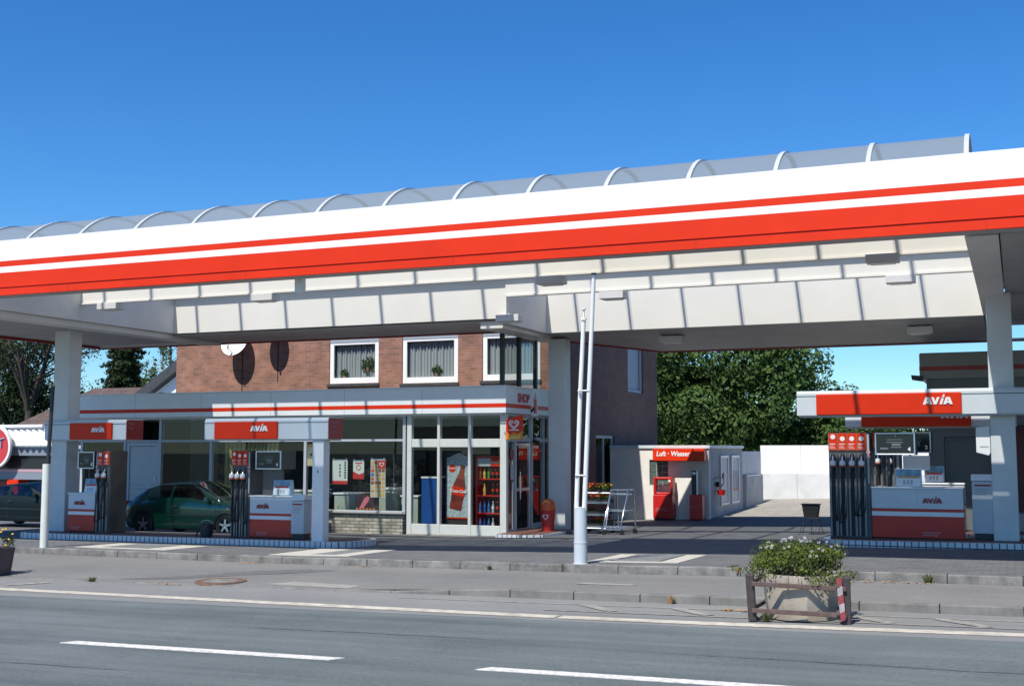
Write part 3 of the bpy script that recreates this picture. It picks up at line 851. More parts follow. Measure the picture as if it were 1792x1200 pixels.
lettering('SHOP', .30, mat('sign_letter_red', (.45,.03,.04), .4), shop, (0,0,0), '+X', bold=.012, wide=1.05)
so = [o for o in bpy.data.objects if o.name == 'lettering'][-1]
so.matrix_parent_inverse = Matrix.Translation(-Vector(shop.location)); so.location = (FX1+.008, 28.25, 3.16)
# low glass screen along the edge of the shop roof
sc = thing('glass_screen', 'tinted glass screen with dark posts on the shop roof above its entrance', 'screen', (-11.8,28.4,3.46))
for y in (27.2,28.28,29.42): bw(MB().box(-11.86,-11.76, y-.05, y+.05, 3.457, 4.88), 'post', DARK, sc)
bw(MB().quad((-11.81,27.2,3.46),(-11.81,30.4,3.46),(-11.81,30.4,4.88),(-11.81,27.2,4.88)), 'pane', GLASSD, sc)
# pictogram card: a red pump with its black hose
t = thing('pump_pictogram', 'white card with a red pump picture beside the word SHOP on the fascia', 'sign', (FX1,28.98,3.0))
MB().box(.004,.012,-.20,.22,-.26,.40).build('card', W, t)
m = MB(); m.box(.0125,.018,-.06,.14,-.20,.18); m.build('red_body', R, t)
m = MB(); m.prism([(-.05,.181),(.13,.181),(.09,.30),(.05,.36),(.02,.30)], 'x', .0125, .018); m.build('pointed_top', GREYP, t)
m = MB(); m.tube([(.02,-.05,-.12),(.02,-.12,-.05),(.02,-.2,-.16),(.02,-.26,-.12)], .022); m.build('hose', BLK, t)
# step at the entrance: white tile edge and red-brown top
TILE = brick_mat('white_tile', (.70,.72,.72), (.64,.66,.66), (.10,.11,.12), .13, .30, .012, "XZY", offset=0, rough=.25, noise=.06, bump=.2)
TILES = brick_mat('white_tile_side', (.70,.72,.72), (.64,.66,.66), (.10,.11,.12), .13, .30, .012, "YZX", offset=0, rough=.25, noise=.06, bump=.2)
RTOP = mat('red_brown_paving', (.16,.075,.055), .7, noise=(6,.25))
t = thing('entrance_step', 'low entrance step edged with white tiles under the shop door', 'step', (-11,28,0))
st = [(-11.75,26.65),(-10.95,26.62),(-10.62,26.9),(-10.5,29.0),(-11.75,29.0)]
bw(MB().prism([(a,b) for a,b in st], 'z', -.42, -.185), 'tile_edge', TILE, t)
bw(MB().prism([(a*1+(.02 if a<-11.5 else -.06), b+(.07 if b<27 else -.02)) for a,b in st], 'z', -.19, -.178), 'step_top', RTOP, t)

# ---- things on the shop roof
t = thing('roof_unit', 'flat white ventilation box lying on the shop roof by the brick wall', 'vent', (-23.9,30.05,3.3))
MB().box(-.55,.45,-.2,.2,0,.30).build('casing', W, t, bevel=.02); MB().box(-.45,.25,-.215,-.201,.06,.24).build('grille', GREYP, t)
t = thing('roof_hatch', 'long low white hatch on the shop roof beside the outer canopy column', 'hatch', (-24.7,28.9,3.3))
MB().box(-.6,.25,-.3,.3,0,.18).build('curb', GREYP, t); MB().box(-.62,.27,-.32,.32,.181,.235).build('lid', W, t, bevel=.01)
t = thing('roof_vent', 'small dark cowl on the shop roof near the roof hatch', 'vent', (-24.1,29.3,3.3))
MB().lathe([(.06,0),(.06,.2),(.15,.2),(.15,.24),(.09,.3),(.001,.31)], n=16).build('cowl', DARK, t)

# ---- inside the shop
BLIND = mat('yellow_blind', (.36,.33,.15), .8, noise=(2,.12))
BLINDD = mat('dark_blind', (.10,.095,.085), .8)
def blinds(x0, x1, y, z0, z1, n, mt, label):
    t = thing('vertical_blind', label, 'blind', ((x0+x1)/2, y, z1))
    rail = MB().box(x0, x1, y-.03, y+.03, z1, z1+.04); bw(rail, 'rail', GREYP, t)
    sl = MB()
    for i in range(n):
        x = lerp(x0, x1, (i+.5)/n); w_ = (x1-x0)/n*.36
        a_ = radians(38+6*sin(i*1.7))
        dx, dy = cos(a_)*w_, sin(a_)*w_
        sl.quad((x-dx,y-dy,z0),(x+dx,y+dy,z0),(x+dx,y+dy,z1),(x-dx,y-dy,z1))
    bw(sl, 'slats', mt, t)
blinds(-21.75,-20.78, 27.75, .32, 2.68, 9, BLINDD, 'dark vertical blind drawn half across the shop window behind the green hatchback')
blinds(-20.55,-19.85, 27.75, .32, 2.68, 5, BLIND, 'yellowish vertical blind drawn across the shop window behind the second pump')
blinds(-19.8,-18.75, 27.75, 1.78, 2.68, 8, BLIND, 'short yellowish blind at the top of the window behind the second pump')

def mcol(name, c, r=.5): return MATS.get(name) or mat(name, c, r)
CTR = mat('shop_counter', (.40,.46,.38), .5, noise=(3,.1))
def counter(x, y, w, d, h, label, mt=None):
    t = thing('display_counter', label, 'counter', (x,y,-.30), 0, 'counters inside the shop')
    MB().box(-w/2,w/2,-d/2,d/2,.08,h-.05).build('body', mt or CTR, t, bevel=.01)
    MB().box(-w/2-.03,w/2+.03,-d/2-.03,d/2+.03,h-.049,h).build('top', W, t, bevel=.008)
    MB().box(-w/2+.05,w/2-.05,-d/2+.04,d/2-.04,0,.08).build('plinth', DARK, t)
    return t
counter(-16.75,28.3,.8,.5,1.0,'pale green display counter behind the window with the hanging posters, nearest the post')
counter(-15.55,28.25,.55,.45,1.15,'taller pale green counter behind the ice lolly poster')
counter(-14.95,28.5,.5,.5,.95,'small pale green counter at the end of the window with the hanging posters')
counter(-18.35,28.35,1.2,.5,1.05,'long pale counter behind the second pump and its poster box')
SHELFC = mat('shelf_goods', (.20,.13,.09), .7, noise=(9,.9), second=(.42,.30,.22))
SHELFS = mat('shelf_metal', (.06,.062,.065), .6)
def rack(x, w, label):
    t = thing('goods_shelf', label, 'shelf', (x, 30.0, -.3), 0, 'shelves along the back of the shop')
    m = MB(); m.box(-w/2,w/2,.28,.32,0,2.1)
    for z in (.05,.5,.95,1.4,1.85): m.box(-w/2,w/2,-.12,.279,z,z+.03)
    m.build('frame', SHELFS, t)
    gd = MB(); rng = random.Random(int(x*10))
    for z in (.085,.535,.985,1.435):
        X = -w/2+.03
        while X < w/2-.12:
            q = rng.uniform(.06,.16)
            gd.box(X, X+q-.01, -.08, .25, z, z+rng.uniform(.15,.32)); X += q+.005
    gd.build('goods', SHELFC, t)
rack(-21.7,1.6,'dark shelf of goods at the back of the shop behind the dark blind')
rack(-16.6,2.2,'dark shelf of goods at the back of the shop behind the hanging posters')
rack(-13.9,1.2,'dark shelf of goods at the back of the shop behind the blue chest')

POST_W = mat('poster_white', (.62,.66,.63), .6, noise=(3,.04)); POST_R = mat('poster_red', (.55,.03,.03), .5)
INK = mat('dark_ink', (.03,.05,.05), .6); ORNG = mat('poster_orange', (.60,.20,.05), .5); YEL = mat('poster_yellow', (.65,.47,.10), .5); PINK = mat('pink_ice', (.60,.16,.20), .5)
def hang_poster(x0, x1, z0, z1, label, y=27.38):
    t = thing('hanging_poster', label, 'poster', ((x0+x1)/2+.075, y, z0), 0, 'posters hung in the shop window')
    w, h = x1-x0, z1-z0
    MB().box(-w/2,w/2,0,.012,0,h).build('sheet', POST_W, t)
    m = MB(); m.box(-w/2,w/2,-.006,.018,h,h+.02)
    for s in (-1,1): m.box(s*(w/2-.04)-.012, s*(w/2-.04)+.012, -.012, .02, h+.005, h+.05)
    m.build('hanger', ALU, t)
    return t, w, h
t, w, h = hang_poster(-16.88,-16.42,.95,1.58,'pale hanging poster with columns of dark pictures and a red foot, nearest the post')
m = MB(); rng = random.Random(3)
for i in range(7): m.box(w/2-.10,w/2-.04,-.004,-.001,.16+i*.065,.20+i*.065)
for i in range(4): m.box(-.02,.02,-.004,-.001,.20+i*.09,.26+i*.09)
m.build('picture_column', INK, t)
m = MB(); m.box(-w/2,w/2,-.004,-.001,0.002,.09); m.build('red_foot', POST_R, t)
t, w, h = hang_poster(-16.25,-15.92,1.09,1.56,'small white hanging poster with a red round picture, between the other two')
m = MB(); m.prism([(-w/2,.002),(w/2,.002),(w/2,.17),(.02,.12),(-w/2,.20)], 'y', -.004, -.001); m.build('red_wave', POST_R, t)
m = MB(); m.lathe([(.05,0),(.075,0)], (0,-.004,.30), n=20, axis='y'); m.build('red_ring', ORNG, t)
m = MB(); m.box(-.1,.1,-.004,-.001,.40,.43); m.build('caption', POST_R, t)
t, w, h = hang_poster(-15.72,-15.28,.62,1.6,'tall colourful hanging ice cream price poster with a red heart badge')
cols = [(.55,.10,.05),(.62,.42,.10),(.08,.16,.45),(.55,.30,.24),(.22,.10,.06),(.60,.50,.30)]
mm = [mcol('ice_colour_%d' % i, c) for i, c in enumerate(cols)]
m = MB(); rng = random.Random(5)
for r_ in range(9):
    for c_ in range(4):
        if r_ > 6 and c_ > 1: continue
        a = -w/2+.015+c_*.106; b_ = .02+r_*.105
        m.box(a, a+.09, -.004, -.001, b_, b_+.085, rng.choice([1,3,5,1]) if r_ < 3 else rng.randrange(6))
m.build('price_grid', mm, t)
m = MB(); m.box(.0,w/2-.003,-.005,-.0015,.745,h-.02); m.build('red_badge', POST_R, t)
def heart(cx, cz, s, y0, y1, mb, wd=.22, mi=0):
    """outline of a heart as a ring"""
    P = []
    for i in range(40):
        a = 2*pi*i/40
        P.append((.0625*16*sin(a)**3, .0625*(13*cos(a)-5*cos(2*a)-2*cos(3*a)-cos(4*a))))
    n = 40
    vs = [(cx+p[0]*s, y0, cz+p[1]*s) for p in P] + [(cx+p[0]*s*(1-wd), y0, cz+(p[1]*(1-wd)-.0)*s) for p in P]
    mb.add(vs, [(i, (i+1)%n, n+(i+1)%n, n+i) for i in range(n)], mi)
m = MB(); heart(.11,.855,.07,-.007,0,m,.3); m.build('heart', W, t)
# ice lolly poster standing in the window
t = thing('lolly_poster', 'dark poster of a pink ice lolly standing on the window sill', 'poster', (-15.85,27.52,.28), 0)
MB().box(-.34,.36,0,.02,0,.40).build('sheet', mat('poster_dark', (.05,.025,.025), .5), t)
MB().prism([(-.20,.05),(-.08,.05),(.08,.24),(.10,.34),(.02,.36),(-.06,.30)], 'y', -.005, -.001).build('pink_lolly', PINK, t)
m = MB()
for i in range(6): m.box(-.30+i*.1,-.24+i*.1,-.006,-.0015,.01,.05)
m.build('orange_band', ORNG, t)
# silver trinkets that dangle in the window
SIL = mat('silver_foil', (.75,.76,.78), .2, metal=.9)
def mobile(x, z0, z1, label):
    t = thing('foil_mobile', label, 'decoration', (x,27.55,z0), 0, 'silver mobiles in the shop window')
    MB().tube([(0,0,0),(0,0,2.6-z0)], .003, 5).build('thread', GREYP, t)
    m = MB(); m.leaves((0,0,(z1-z0)/2), (.14,.06,(z1-z0)/2), 40, .07, shell=.2); m.build('foil_pieces', SIL, t)
mobile(-15.05,.55,1.12,'silver foil mobile hanging beside the ice cream price poster')
mobile(-17.02,.35,1.1,'silver foil mobile hanging in the window close to the post with the white sign')
# air line gadget behind the post
t = thing('window_washer_stand', 'red water stand with a white squeegee beside the sign post', 'washing stand', (-16.95,26.85,-.27), 0)
m = MB(); m.box(-.12,.12,-.1,.1,0,.75); m.build('red_body', R, t, bevel=.02)
m = MB(); m.tube([(.13,-.02,.7),(.24,-.05,.62),(.2,-.05,.3),(.14,-.02,.15)], .015); m.build('hose', BLK, t)
m = MB(); m.tube([(-.05,0,.75),(.02,-.05,1.1)], .015); m.box(-.10,.16,-.08,-.03,1.07,1.13); m.build('squeegee', W, t)

# blue chest, cola panel and drinks cooler behind the corner windows
BLUE = mat('blue_chest_paint', (.012,.075,.28), .4, noise=(1,.08))
t = thing('blue_cabinet', 'tall plain blue cabinet with a white top behind the corner shop window', 'cabinet', (-13.98,27.75,-.28))
MB().box(-.31,.22,-.1,.4,.04,1.40).build('body', BLUE, t, bevel=.012); MB().box(-.32,.23,-.11,.41,1.401,1.44).build('top', W, t, bevel=.006); MB().box(-.28,.19,-.07,.37,0,.04).build('plinth', DARK, t)
t = thing('cola_cabinet', 'cabinet with a big cola bottle printed on pale ice behind the corner windows', 'cooler', (-13.2,27.65,-.28))
ICE = mat('ice_print', (.34,.43,.45), .5, noise=(14,.5), second=(.58,.66,.68))
MB().box(-.40,.36,.02,.5,.0,2.05).build('cabinet', mat('dark_cabinet', (.04,.03,.03), .5), t)
m = MB(); m.box(-.36,.28,0,.018,.42,1.90); m.build('ice_panel', ICE, t)
m = MB(); m.box(-.385,.36,-.006,.019,.385,.415); m.box(.285,.345,-.006,.019,.42,1.93); m.build('red_edge', R, t)
m = MB(); m.prism([(-.38,1.905),(.34,1.905),(-.02,2.06)], 'y', -.002, .018); m.build('gable_top', GREYP, t)
btl = []
prof = [(0,.155),(.06,.175),(.22,.165),(.40,.185),(.60,.175),(.78,.12),(.92,.075),(1.04,.06),(1.12,.068),(1.14,.06)]
for sgn in (1,-1):
    for (hh, rr) in (prof if sgn == 1 else prof[::-1]): btl.append((sgn*rr, hh))
def tilt(p, a=radians(-11)): return (p[0]*cos(a)-p[1]*sin(a)-.11, p[0]*sin(a)+p[1]*cos(a)+.62)
COLA = mat('cola_brown', (.10,.018,.012), .35, noise=(3,.5), second=(.30,.05,.03))
m = MB(); m.prism([tilt(p) for p in btl], 'y', -.012, -.001); m.build('bottle_picture', COLA, t)
m = MB(); m.prism([tilt(p) for p in [(-.185,.36),(.185,.36),(.178,.58),(-.178,.58)]], 'y', -.018, -.0125); m.build('bottle_label', R, t)
m = MB(); m.prism([tilt(p) for p in [(-.12,.78),(.12,.78),(.075,.92),(.06,1.04),(-.06,1.04),(-.075,.92)]], 'y', -.0165, -.0125); m.build('bottle_neck', mat('amber_neck', (.26,.07,.03), .35), t)
vs, fs = text_mesh('Coca-Cola', .105, bold=.003, shear=.2)
a = radians(-4); vs = [(x*cos(a)-y*sin(a), x*sin(a)+y*cos(a), z) for x,y,z in vs]
MB().add(place2d(vs, (tilt((0,.47))[0], -.0235, tilt((0,.47))[1]), '-Y'), fs).build('lettering', W, t)
m = MB(); m.lathe([(.001,0),(.10,0)], (-.20,-.003,1.66), n=24, axis='y'); m.build('round_badge', R, t)
lettering('Coca-Cola', .042, W, t, (-.20,-.006,1.66), bold=.002)

RFR = mat('cooler_red', (.50,.015,.012), .35)
ck = thing('drinks_cooler', 'red drinks cooler with four shelves of bottles behind the corner window nearest the entrance', 'cooler', (-12.33,27.62,-.28))
m = MB(); ring(m, -.40,.42,.02,1.98,0,.06,.045); m.box(-.40,-.36,.061,.45,.02,1.98); m.box(.38,.42,.061,.45,.02,1.98); m.build('cabinet', RFR, ck, bevel=.008)
MB().box(-.36,.38,.45,.48,.02,1.98).build('back_wall', mat('cooler_back', (.05,.012,.012), .6), ck)
for z in (.10,.52,.96,1.38): 
    MB().box(-.35,.375,.02,.44,z,z+.03).build('shelf', RFR, ck)
m = MB(); m.box(-.34,.02,-.01,.02,1.72,1.92); m.build('header_panel', mat('header_grey', (.40,.44,.44), .4), ck)
m = MB(); m.box(.03,.37,-.01,.02,1.72,1.92); m.build('header_badge', R, ck)
lettering('Coca-Cola', .075, W, ck, (.20,-.014,1.82), bold=.002, shear=.2)
def bottle_mb(r, h, m0=0):
    return MB().lathe([(.001,0),(r,0),(r*1.03,h*.2),(r*.96,h*.35),(r,h*.55),(r*.6,h*.78),(r*.38,h*.85),(r*.38,h*.97),(.001,h*.97)], n=12)
def bottle_thing(loc, colr, cap, label):
    t = thing('drink_bottle', label, 'bottle', loc, 0, 'bottles in the drinks cooler')
    bottle_mb(.036,.27).build('body', colr, t)
    MB().lathe([(.0165,.262),(.0165,.285),(.001,.286)], n=10).build('cap', cap, t)
    MB().lathe([(.0375,.10),(.0375,.16)], n=12).build('label_band', cap, t)
    return t
BC = {'orange': (mat('orange_soda', (.55,.16,.02), .25), ORNG), 'yellow': (mat('yellow_soda', (.6,.35,.05), .25), YEL), 'green': (mat('green_soda', (.08,.26,.04), .25), mat('green_cap', (.05,.3,.08), .5)),
      'cola': (mat('cola_drink', (.022,.010,.008), .2), R), 'clear': (mat('clear_soda', (.35,.40,.42), .2), W), 'blue': (mat('blue_water', (.05,.16,.38), .2), mat('blue_cap', (.02,.08,.4), .5))}
def shelfset(z, seq, word):
    for i, c in enumerate(seq):
        if not c: continue
        same = seq.count(c)
        lab = '%s bottle on the %s shelf of the drinks cooler' % ({'cola':'dark cola','clear':'clear pale','blue':'blue water','orange':'orange soda','yellow':'yellow soda','green':'green soda'}[c], word)
        bottle_thing((-12.33-.31+i*.118, 27.72, -.28+z+.03), *BC[c], lab)
shelfset(1.38, ['orange','yellow','green','cola','cola','cola'], 'top')
shelfset(.96, [None,'yellow',None,'cola','cola','cola'], 'second')
shelfset(.52, ['blue','blue','blue','clear','cola',None], 'third')
shelfset(.10, ['blue','blue','blue','clear',None,'cola'], 'lowest')

# red banners seen through the entrance side
t = thing('red_banner', 'plain red banner behind the glass beside the entrance door', 'banner', (-11.93,29.55,1.5))
MB().box(-.02,0,-.32,.85,.12,.52).build('cloth', R, t); MB().tube([(-.01,-.36,.53),(-.01,.88,.53)], .012).build('rod', ALU, t)
MB().box(.001,.004,.42,.80,.30,.36).build('white_line', W, t)
t = thing('door_notice', 'red oval notice with white papers on the glass beside the door', 'notice', (-11.79,27.78,1.2))
o = MB().lathe([(.001,0),(.13,0.003)], (0,0,.55), n=20, axis='x').build('red_oval', RD, t)
MB().box(.0,.004,-.1,.14,-.1,.28).build('paper', GREYP, t); MB().box(.0,.004,-.02,.12,-.35,-.16).build('small_paper', POST_W, t)

# projecting sign with a double heart
t = thing('ice_cream_sign', 'red ice cream sign with a white heart and orange flames beside the shop corner', 'sign', (-11.40,26.93,2.1))
pl = [(-.20,.0),(.235,-.0),(.26,.62),(-.19,.50)]
MB().prism(pl, 'y', 0, .05).build('panel', R, t, bevel=.006)
m = MB(); m.prism([(-.195,.01),(.23,.01),(.24,.22),(.12,.14),(.0,.19),(-.08,.12),(-.195,.20)], 'y', -.004, -.0005); m.build('orange_flame', mat('sign_orange', (.75,.22,.02), .4), t)
m = MB(); m.prism([(-.12,.012),(.16,.012),(.20,.14),(.08,.08),(-.02,.11)], 'y', -.007, -.0045); m.build('yellow_flame', YEL, t)
m = MB(); heart(.02,.375,.14,-.004,0,m,.22); heart(.02,.37,.085,-.004,0,m,.3); m.build('heart', W, t)
m = MB(); m.box(-.11,.15,-.004,-.0005,.225,.25); m.build('caption', W, t)
m = MB(); m.tube([(-.2,.03,.42),(-.42,.2,.42)], .015); m.build('bracket', GREYP, t)
t = thing('door_camera', 'small dark security camera on the frame above the shop entrance', 'camera', (-11.74,29.05,2.08))
m = MB(); m.tube([(.02,0,0),(.18,-.04,-.03)], .045, 10); m.build('housing', DARK, t); m = MB(); m.box(0,.06,.16,.34,-.06,.10); m.build('junction_box', GREYP, t)
# red litter bin
t = thing('ice_cream_bin', 'red litter bin with orange flap top and white heart by the entrance', 'bin', (-10.98,28.2,-.178))
MB().lathe([(.001,0),(.15,0),(.185,.50),(.185,.52)], n=24).build('body', mat('bin_red', (.42,.02,.015), .4), t)
MB().lathe([(.195,.521),(.195,.60),(.17,.72),(.10,.79),(.001,.80)], n=24).build('dome', mat('bin_orange', (.60,.10,.015), .4), t)
MB().lathe([(.001,0),(.10,0)], (0,-.155,.67), n=16, axis='y').build('flap', YEL, t)
m = MB(); heart(0,.36,.08,-.186,0,m,.3); m.build('heart', W, t)

# ================================================================== PUMP ISLANDS AND PUMPS
ITOP = mat('island_paving', (.13,.085,.07), .75, noise=(5,.25))
def island(name_label, x0, x1, y0, y1, round_r, round_l=True, drop=.0):
    t = thing('pump_island', name_label, 'island', ((x0+x1)/2, (y0+y1)/2, G((x0+x1)/2, y0)), 0, 'tiled pump islands')
    r = (y1-y0)/2; pts = []
    n = 10
    def endr(cx, sgn):
        q = []
        for i in range(n+1):
            a = -pi/2 + pi*i/n
            q.append((cx + sgn*cos(a)*r*.55, (y0+y1)/2 + sin(a)*r))
        return q if sgn > 0 else q[::-1]
    pts += endr(x1, 1)
    pts += endr(x0, -1) if round_l else [(x0,y1),(x0,y0)]
    side = MB(); k = len(pts)
    vs = [(p[0],p[1],G(*p)-.15) for p in pts] + [(p[0],p[1],G(*p)+.125) for p in pts]
    for i in range(k):
        j = (i+1) % k
        d = Vector((pts[j][0]-pts[i][0], pts[j][1]-pts[i][1]))
        mi = 0 if abs(d.x) > abs(d.y) else 1
        side.add([vs[i],vs[j],vs[k+j],vs[k+i]], [(0,1,2,3)], mi)
    def inset(p, e):
        cx, cy = min(max(p[0],x0),x1), (y0+y1)/2
        d = Vector((p[0]-cx, p[1]-cy)); L = d.length
        return (cx + d.x*(L-e)/L, cy + d.y*(L-e)/L)
    ins = [inset(p, .14) for p in pts]
    for i in range(k):
        j = (i+1) % k
        side.add([(pts[i][0],pts[i][1],G(*pts[i])+.125),(pts[j][0],pts[j][1],G(*pts[j])+.125),(ins[j][0],ins[j][1],G(*ins[j])+.125),(ins[i][0],ins[i][1],G(*ins[i])+.125)], [(0,1,2,3)], 2)
    bw(side, 'tile_kerb', [TILE, TILES, mat('white_tile_top', (.66,.68,.68), .3, noise=(7,.1))], t)
    top = MB()
    vs = [(p[0],p[1],G(*p)+.119) for p in ins]
    top.add(vs, [tuple(range(k))])
    bw(top, 'paved_top', ITOP, t)
    return t
island('long pump island with white tile edging under the two shorter pumps', -22.1, -13.6, 22.0, 23.75, 1)
island('nearer tiled pump island under the tall four-hose pump', -3.2, 7.0, 24.2, 26.15, 1)
island('farther tiled pump island under the half-hidden pump with two hoses', -3.4, 7.0, 27.35, 29.4, 1)

PUMPG = mat('pump_grey', (.075,.08,.085), .45, noise=(3,.12))
FIN = mat('pump_fin', (.20,.205,.20), .4, metal=.4, noise=(2,.12))
SCREEN = mat('price_screen', (.012,.016,.02), .15)
DIGIT = mat('screen_digit', (.16,.18,.18), .4)
WPAN = mat('pump_white', (.60,.64,.66), .35, noise=(2,.05))
BROWN = mat('panel_frame_brown', (.30,.13,.05), .5)
def pump(loc, label, s, tw, nn, cab, disp, num, cab_left=False, steel=False, logo_at=.65, wsplit=True, clear=False):
    """tower (width tw, nn hoses) at x 0..tw; cabinet beside it; s scales the heights"""
    t = thing('fuel_pump', label, 'fuel pump', loc, 0, 'fuel pumps')
    D = .62
    c0, c1 = (-cab-.01, -.01) if cab_left else (tw+.01, tw+cab+.01)
    # cabinet
    MB().box(c0, c1, .02, D+.06, .62*s, 1.02*s).build('cabinet_top_part', WPAN, t, bevel=.006)
    MB().box(c0-.015, c1+.015, .0, D+.09, 1.021*s, 1.06*s).build('counter_top', W, t, bevel=.012)
    MB().box(c0, c1, .02, D+.06, .03, .47*s).build('cabinet_base', mat('cabinet_red', (.52,.022,.012), .35, noise=(1.4,.12)) if 'cabinet_red' not in MATS else MATS['cabinet_red'], t, bevel=.006)
    m = MB(); m.box(c0, c1, .02, D+.06, .5605*s, .6195*s, 0); m.box(c0, c1, .022, D+.058, .4705*s, .56*s, 1); m.build('stripe', [MATS['cabinet_red'], W], t)
    MB().box(c0+.03, c1-.03, .05, D+.03, 0, .03).build('plinth', BLK, t)
    if wsplit: MB().box((c0+c1)/2-.003,(c0+c1)/2+.003,.0165,.0195,.63*s,1.01*s).build('panel_joint', GREYP, t)
    w_ = .36*s*1.05
    logo(w_, RD, t, (c0+(c1-c0)*logo_at, .013, .74*s))
    m = MB(); lx = c0+(c1-c0)*(logo_at if not cab_left else .12)
    for k in range(2): m.box(lx, lx+.34*s-.05*k, .0165, .0195, (.13-.05*k)*s, (.16-.05*k)*s)
    m.build('small_print', mat('faint_print', (.48,.16,.14), .5) if 'faint_print' not in MATS else MATS['faint_print'], t)
    # tower
    H = 2.19*s
    MB().box(0, tw, .03, D, .0, H).build('tower', PUMPG, t, bevel=.01)
    if steel: MB().box(tw+.0005, tw+.012, .05, D-.0, .02, H-.01).build('side_panel', STAIN, t)
    pw = tw / (nn + (.35 if not cab_left else .25))
    off = 0 if not cab_left else pw*.22
    for i in range(nn):
        x0 = off + i*pw + pw*.06; x1 = off + (i+1)*pw - pw*.06
        gp = MB(); gp.box(x0-.012, x1+.012, .008, .029, 1.80*s, 2.175*s).build('grade_panel', BROWN, t)
        g_ = [o for o in bpy.data.objects if o.name.startswith('grade_panel') and o.parent == t][-1]
        m = MB(); m.box(x0, x1, .0, .0075, 1.815*s, 2.16*s); sub(m, 'red_face', R, g_)
        cx = (x0+x1)/2; zc = (2.05 if i else 2.09)*s
        sub(MB().lathe([(.001,-.004),(pw*.26,-.004),(pw*.26,-.0005)], (cx,0,zc), n=20, axis='y'), 'white_disc', W, g_)
        m = MB()
        for k, (wd, zz) in enumerate(((.62,1.93),(.45,1.90),(.55,1.87),(.66,1.84))):
            m.box(cx-pw*.36, cx-pw*.36+pw*wd, -.0035, -.0005, zz*s, (zz+ (.020 if k == 0 else .010))*s)
        sub(m, 'print_lines', mat('panel_print', (.75,.55,.50), .5) if 'panel_print' not in MATS else MATS['panel_print'], g_)
        # nozzle in its pocket, hose in its channel
        bw_ = MB(); bw_.box(cx-pw*.27, cx+pw*.27, .018, .0295, 1.36*s, 1.73*s); bw_.build('nozzle_pocket', BLK, t)
        m = MB(); m.box(cx-pw*.30, cx-pw*.265, .008, .0293, 1.34*s, 1.74*s); m.box(cx+pw*.265, cx+pw*.30, .008, .0293, 1.34*s, 1.74*s); m.build('pocket_rim', GREYP, t)
        m = MB()
        m.tube([(cx,.0,1.70*s),(cx,-.06,1.66*s),(cx,-.09,1.56*s)], .020*s, 8, 2)
        m.lathe([(.001,-.07),(.045,-.06),(.062,-.01),(.058,.04),(.03,.07),(.001,.08)], (cx,-.085,1.53*s), n=14, m=0)
        m.lathe([(.001,-.045),(.055,-.04),(.064,-.012),(.064,-.008)], (cx,-.087,1.505*s), n=14, m=1)
        m.tube([(cx,-.09,1.45*s),(cx,-.06,1.32*s),(cx,-.05,1.25*s)], .032*s, 8, 3)
        no = m.build('nozzle', [W, MATS.get('nozzle_red') or mat('nozzle_red', (.6,.12,.08), .4), CHROME, BLK], t)
        hz = MB(); side = (-.08 if (i % 2 or cab_left) else .06) + random.uniform(-.05,.05); sag = random.uniform(-.10,.12)
        hp = [(cx,-.05,1.26*s),(cx+.01,-.07,1.0*s),(cx+side*.6,-.10,.62*s),(cx+side,-.10,(.42+sag)*s),(cx+side*1.4,-.06,(.36+sag)*s),(cx+pw*.30,-.01,(.42+sag)*s),(cx+pw*.30,.0,.9*s)]
        sm_ = []
        for q in range(len(hp)-1):
            for u in range(4): sm_.append(Vector(hp[q]).lerp(Vector(hp[q+1]), u/4))
        sm_.append(Vector(hp[-1]))
        for _ in range(3):
            sm_ = [sm_[0]] + [(sm_[q-1]+sm_[q]*2+sm_[q+1])/4 for q in range(1,len(sm_)-1)] + [sm_[-1]]
        hz.tube(sm_, .013, 7); hz.build('hose', BLK, t)
        m = MB(); m.box(cx-pw*.22, cx+pw*.16, .014, .0295, .04, 1.24*s); m.build('hose_channel', BLK, t)
        m = MB(); m.box(cx+pw*.18, cx+pw*.40, -.012, .0295, .04, 1.22*s)
        m.box(cx-pw*.40, cx-pw*.24, -.006, .0295, .04, 1.22*s); m.build('fin', FIN, t)
    sx = tw-pw*.28 if not cab_left else off*.2
    m = MB(); m.box(sx, sx+pw*.2, .016, .0295, 1.12*s, 2.14*s); m.build('centre_strip', GREYP, t)
    m = MB()
    for zz in (1.77,1.67): m.lathe([(.001,-.002),(.042*s,-.002),(.042*s,.003)], (sx+pw*.1,.012,zz*s), n=16, axis='y')
    m.build('warning_disc', MATS.get('warn_pink') or mat('warn_pink', (.62,.30,.30), .5), t)
    # price display
    d0, d1 = disp
    MB().box(d0, d1, .06, D+.02, 1.71*s, 2.17*s).build('display_housing', PUMPG, t, bevel=.008)
    m = MB(); ring(m, d0, d1, 1.71*s, 2.17*s, .035, .0595, .028); fo = m.build('display_frame', ALU, t, bevel=.004)
    sub(MB().box(d0+.028, d1-.028, .048, .0585, 1.738*s, 2.142*s), 'screen', SCREEN, fo)
    m = MB(); rng = random.Random(num*7)
    W_ = d1-d0
    for (fx, fz, fw, fh) in ((.30,2.02,.38,.012),(.28,1.965,.42,.016),(.42,1.90,.22,.05),(.40,1.86,.26,.018),(.13,1.83,.20,.035),(.50,2.09,.03,.02)):
        m.box(d0+W_*fx, d0+W_*(fx+fw), .044, .0475, fz*s, (fz+fh)*s)
    sub(m, 'faint_digits', DIGIT, fo)
    vs, fs = text_mesh(str(num), .11*s, bold=.004)
    sub(MB().add(place2d(vs, (d1-W_*.15,.043,1.83*s), '-Y'), fs), 'lettering', W, fo)
    m = MB(); m.tube([((d0+d1)/2-.2*W_,.3,1.06*s),((d0+d1)/2-.2*W_,.3,1.71*s)], .03); m.build('display_post', PUMPG, t)
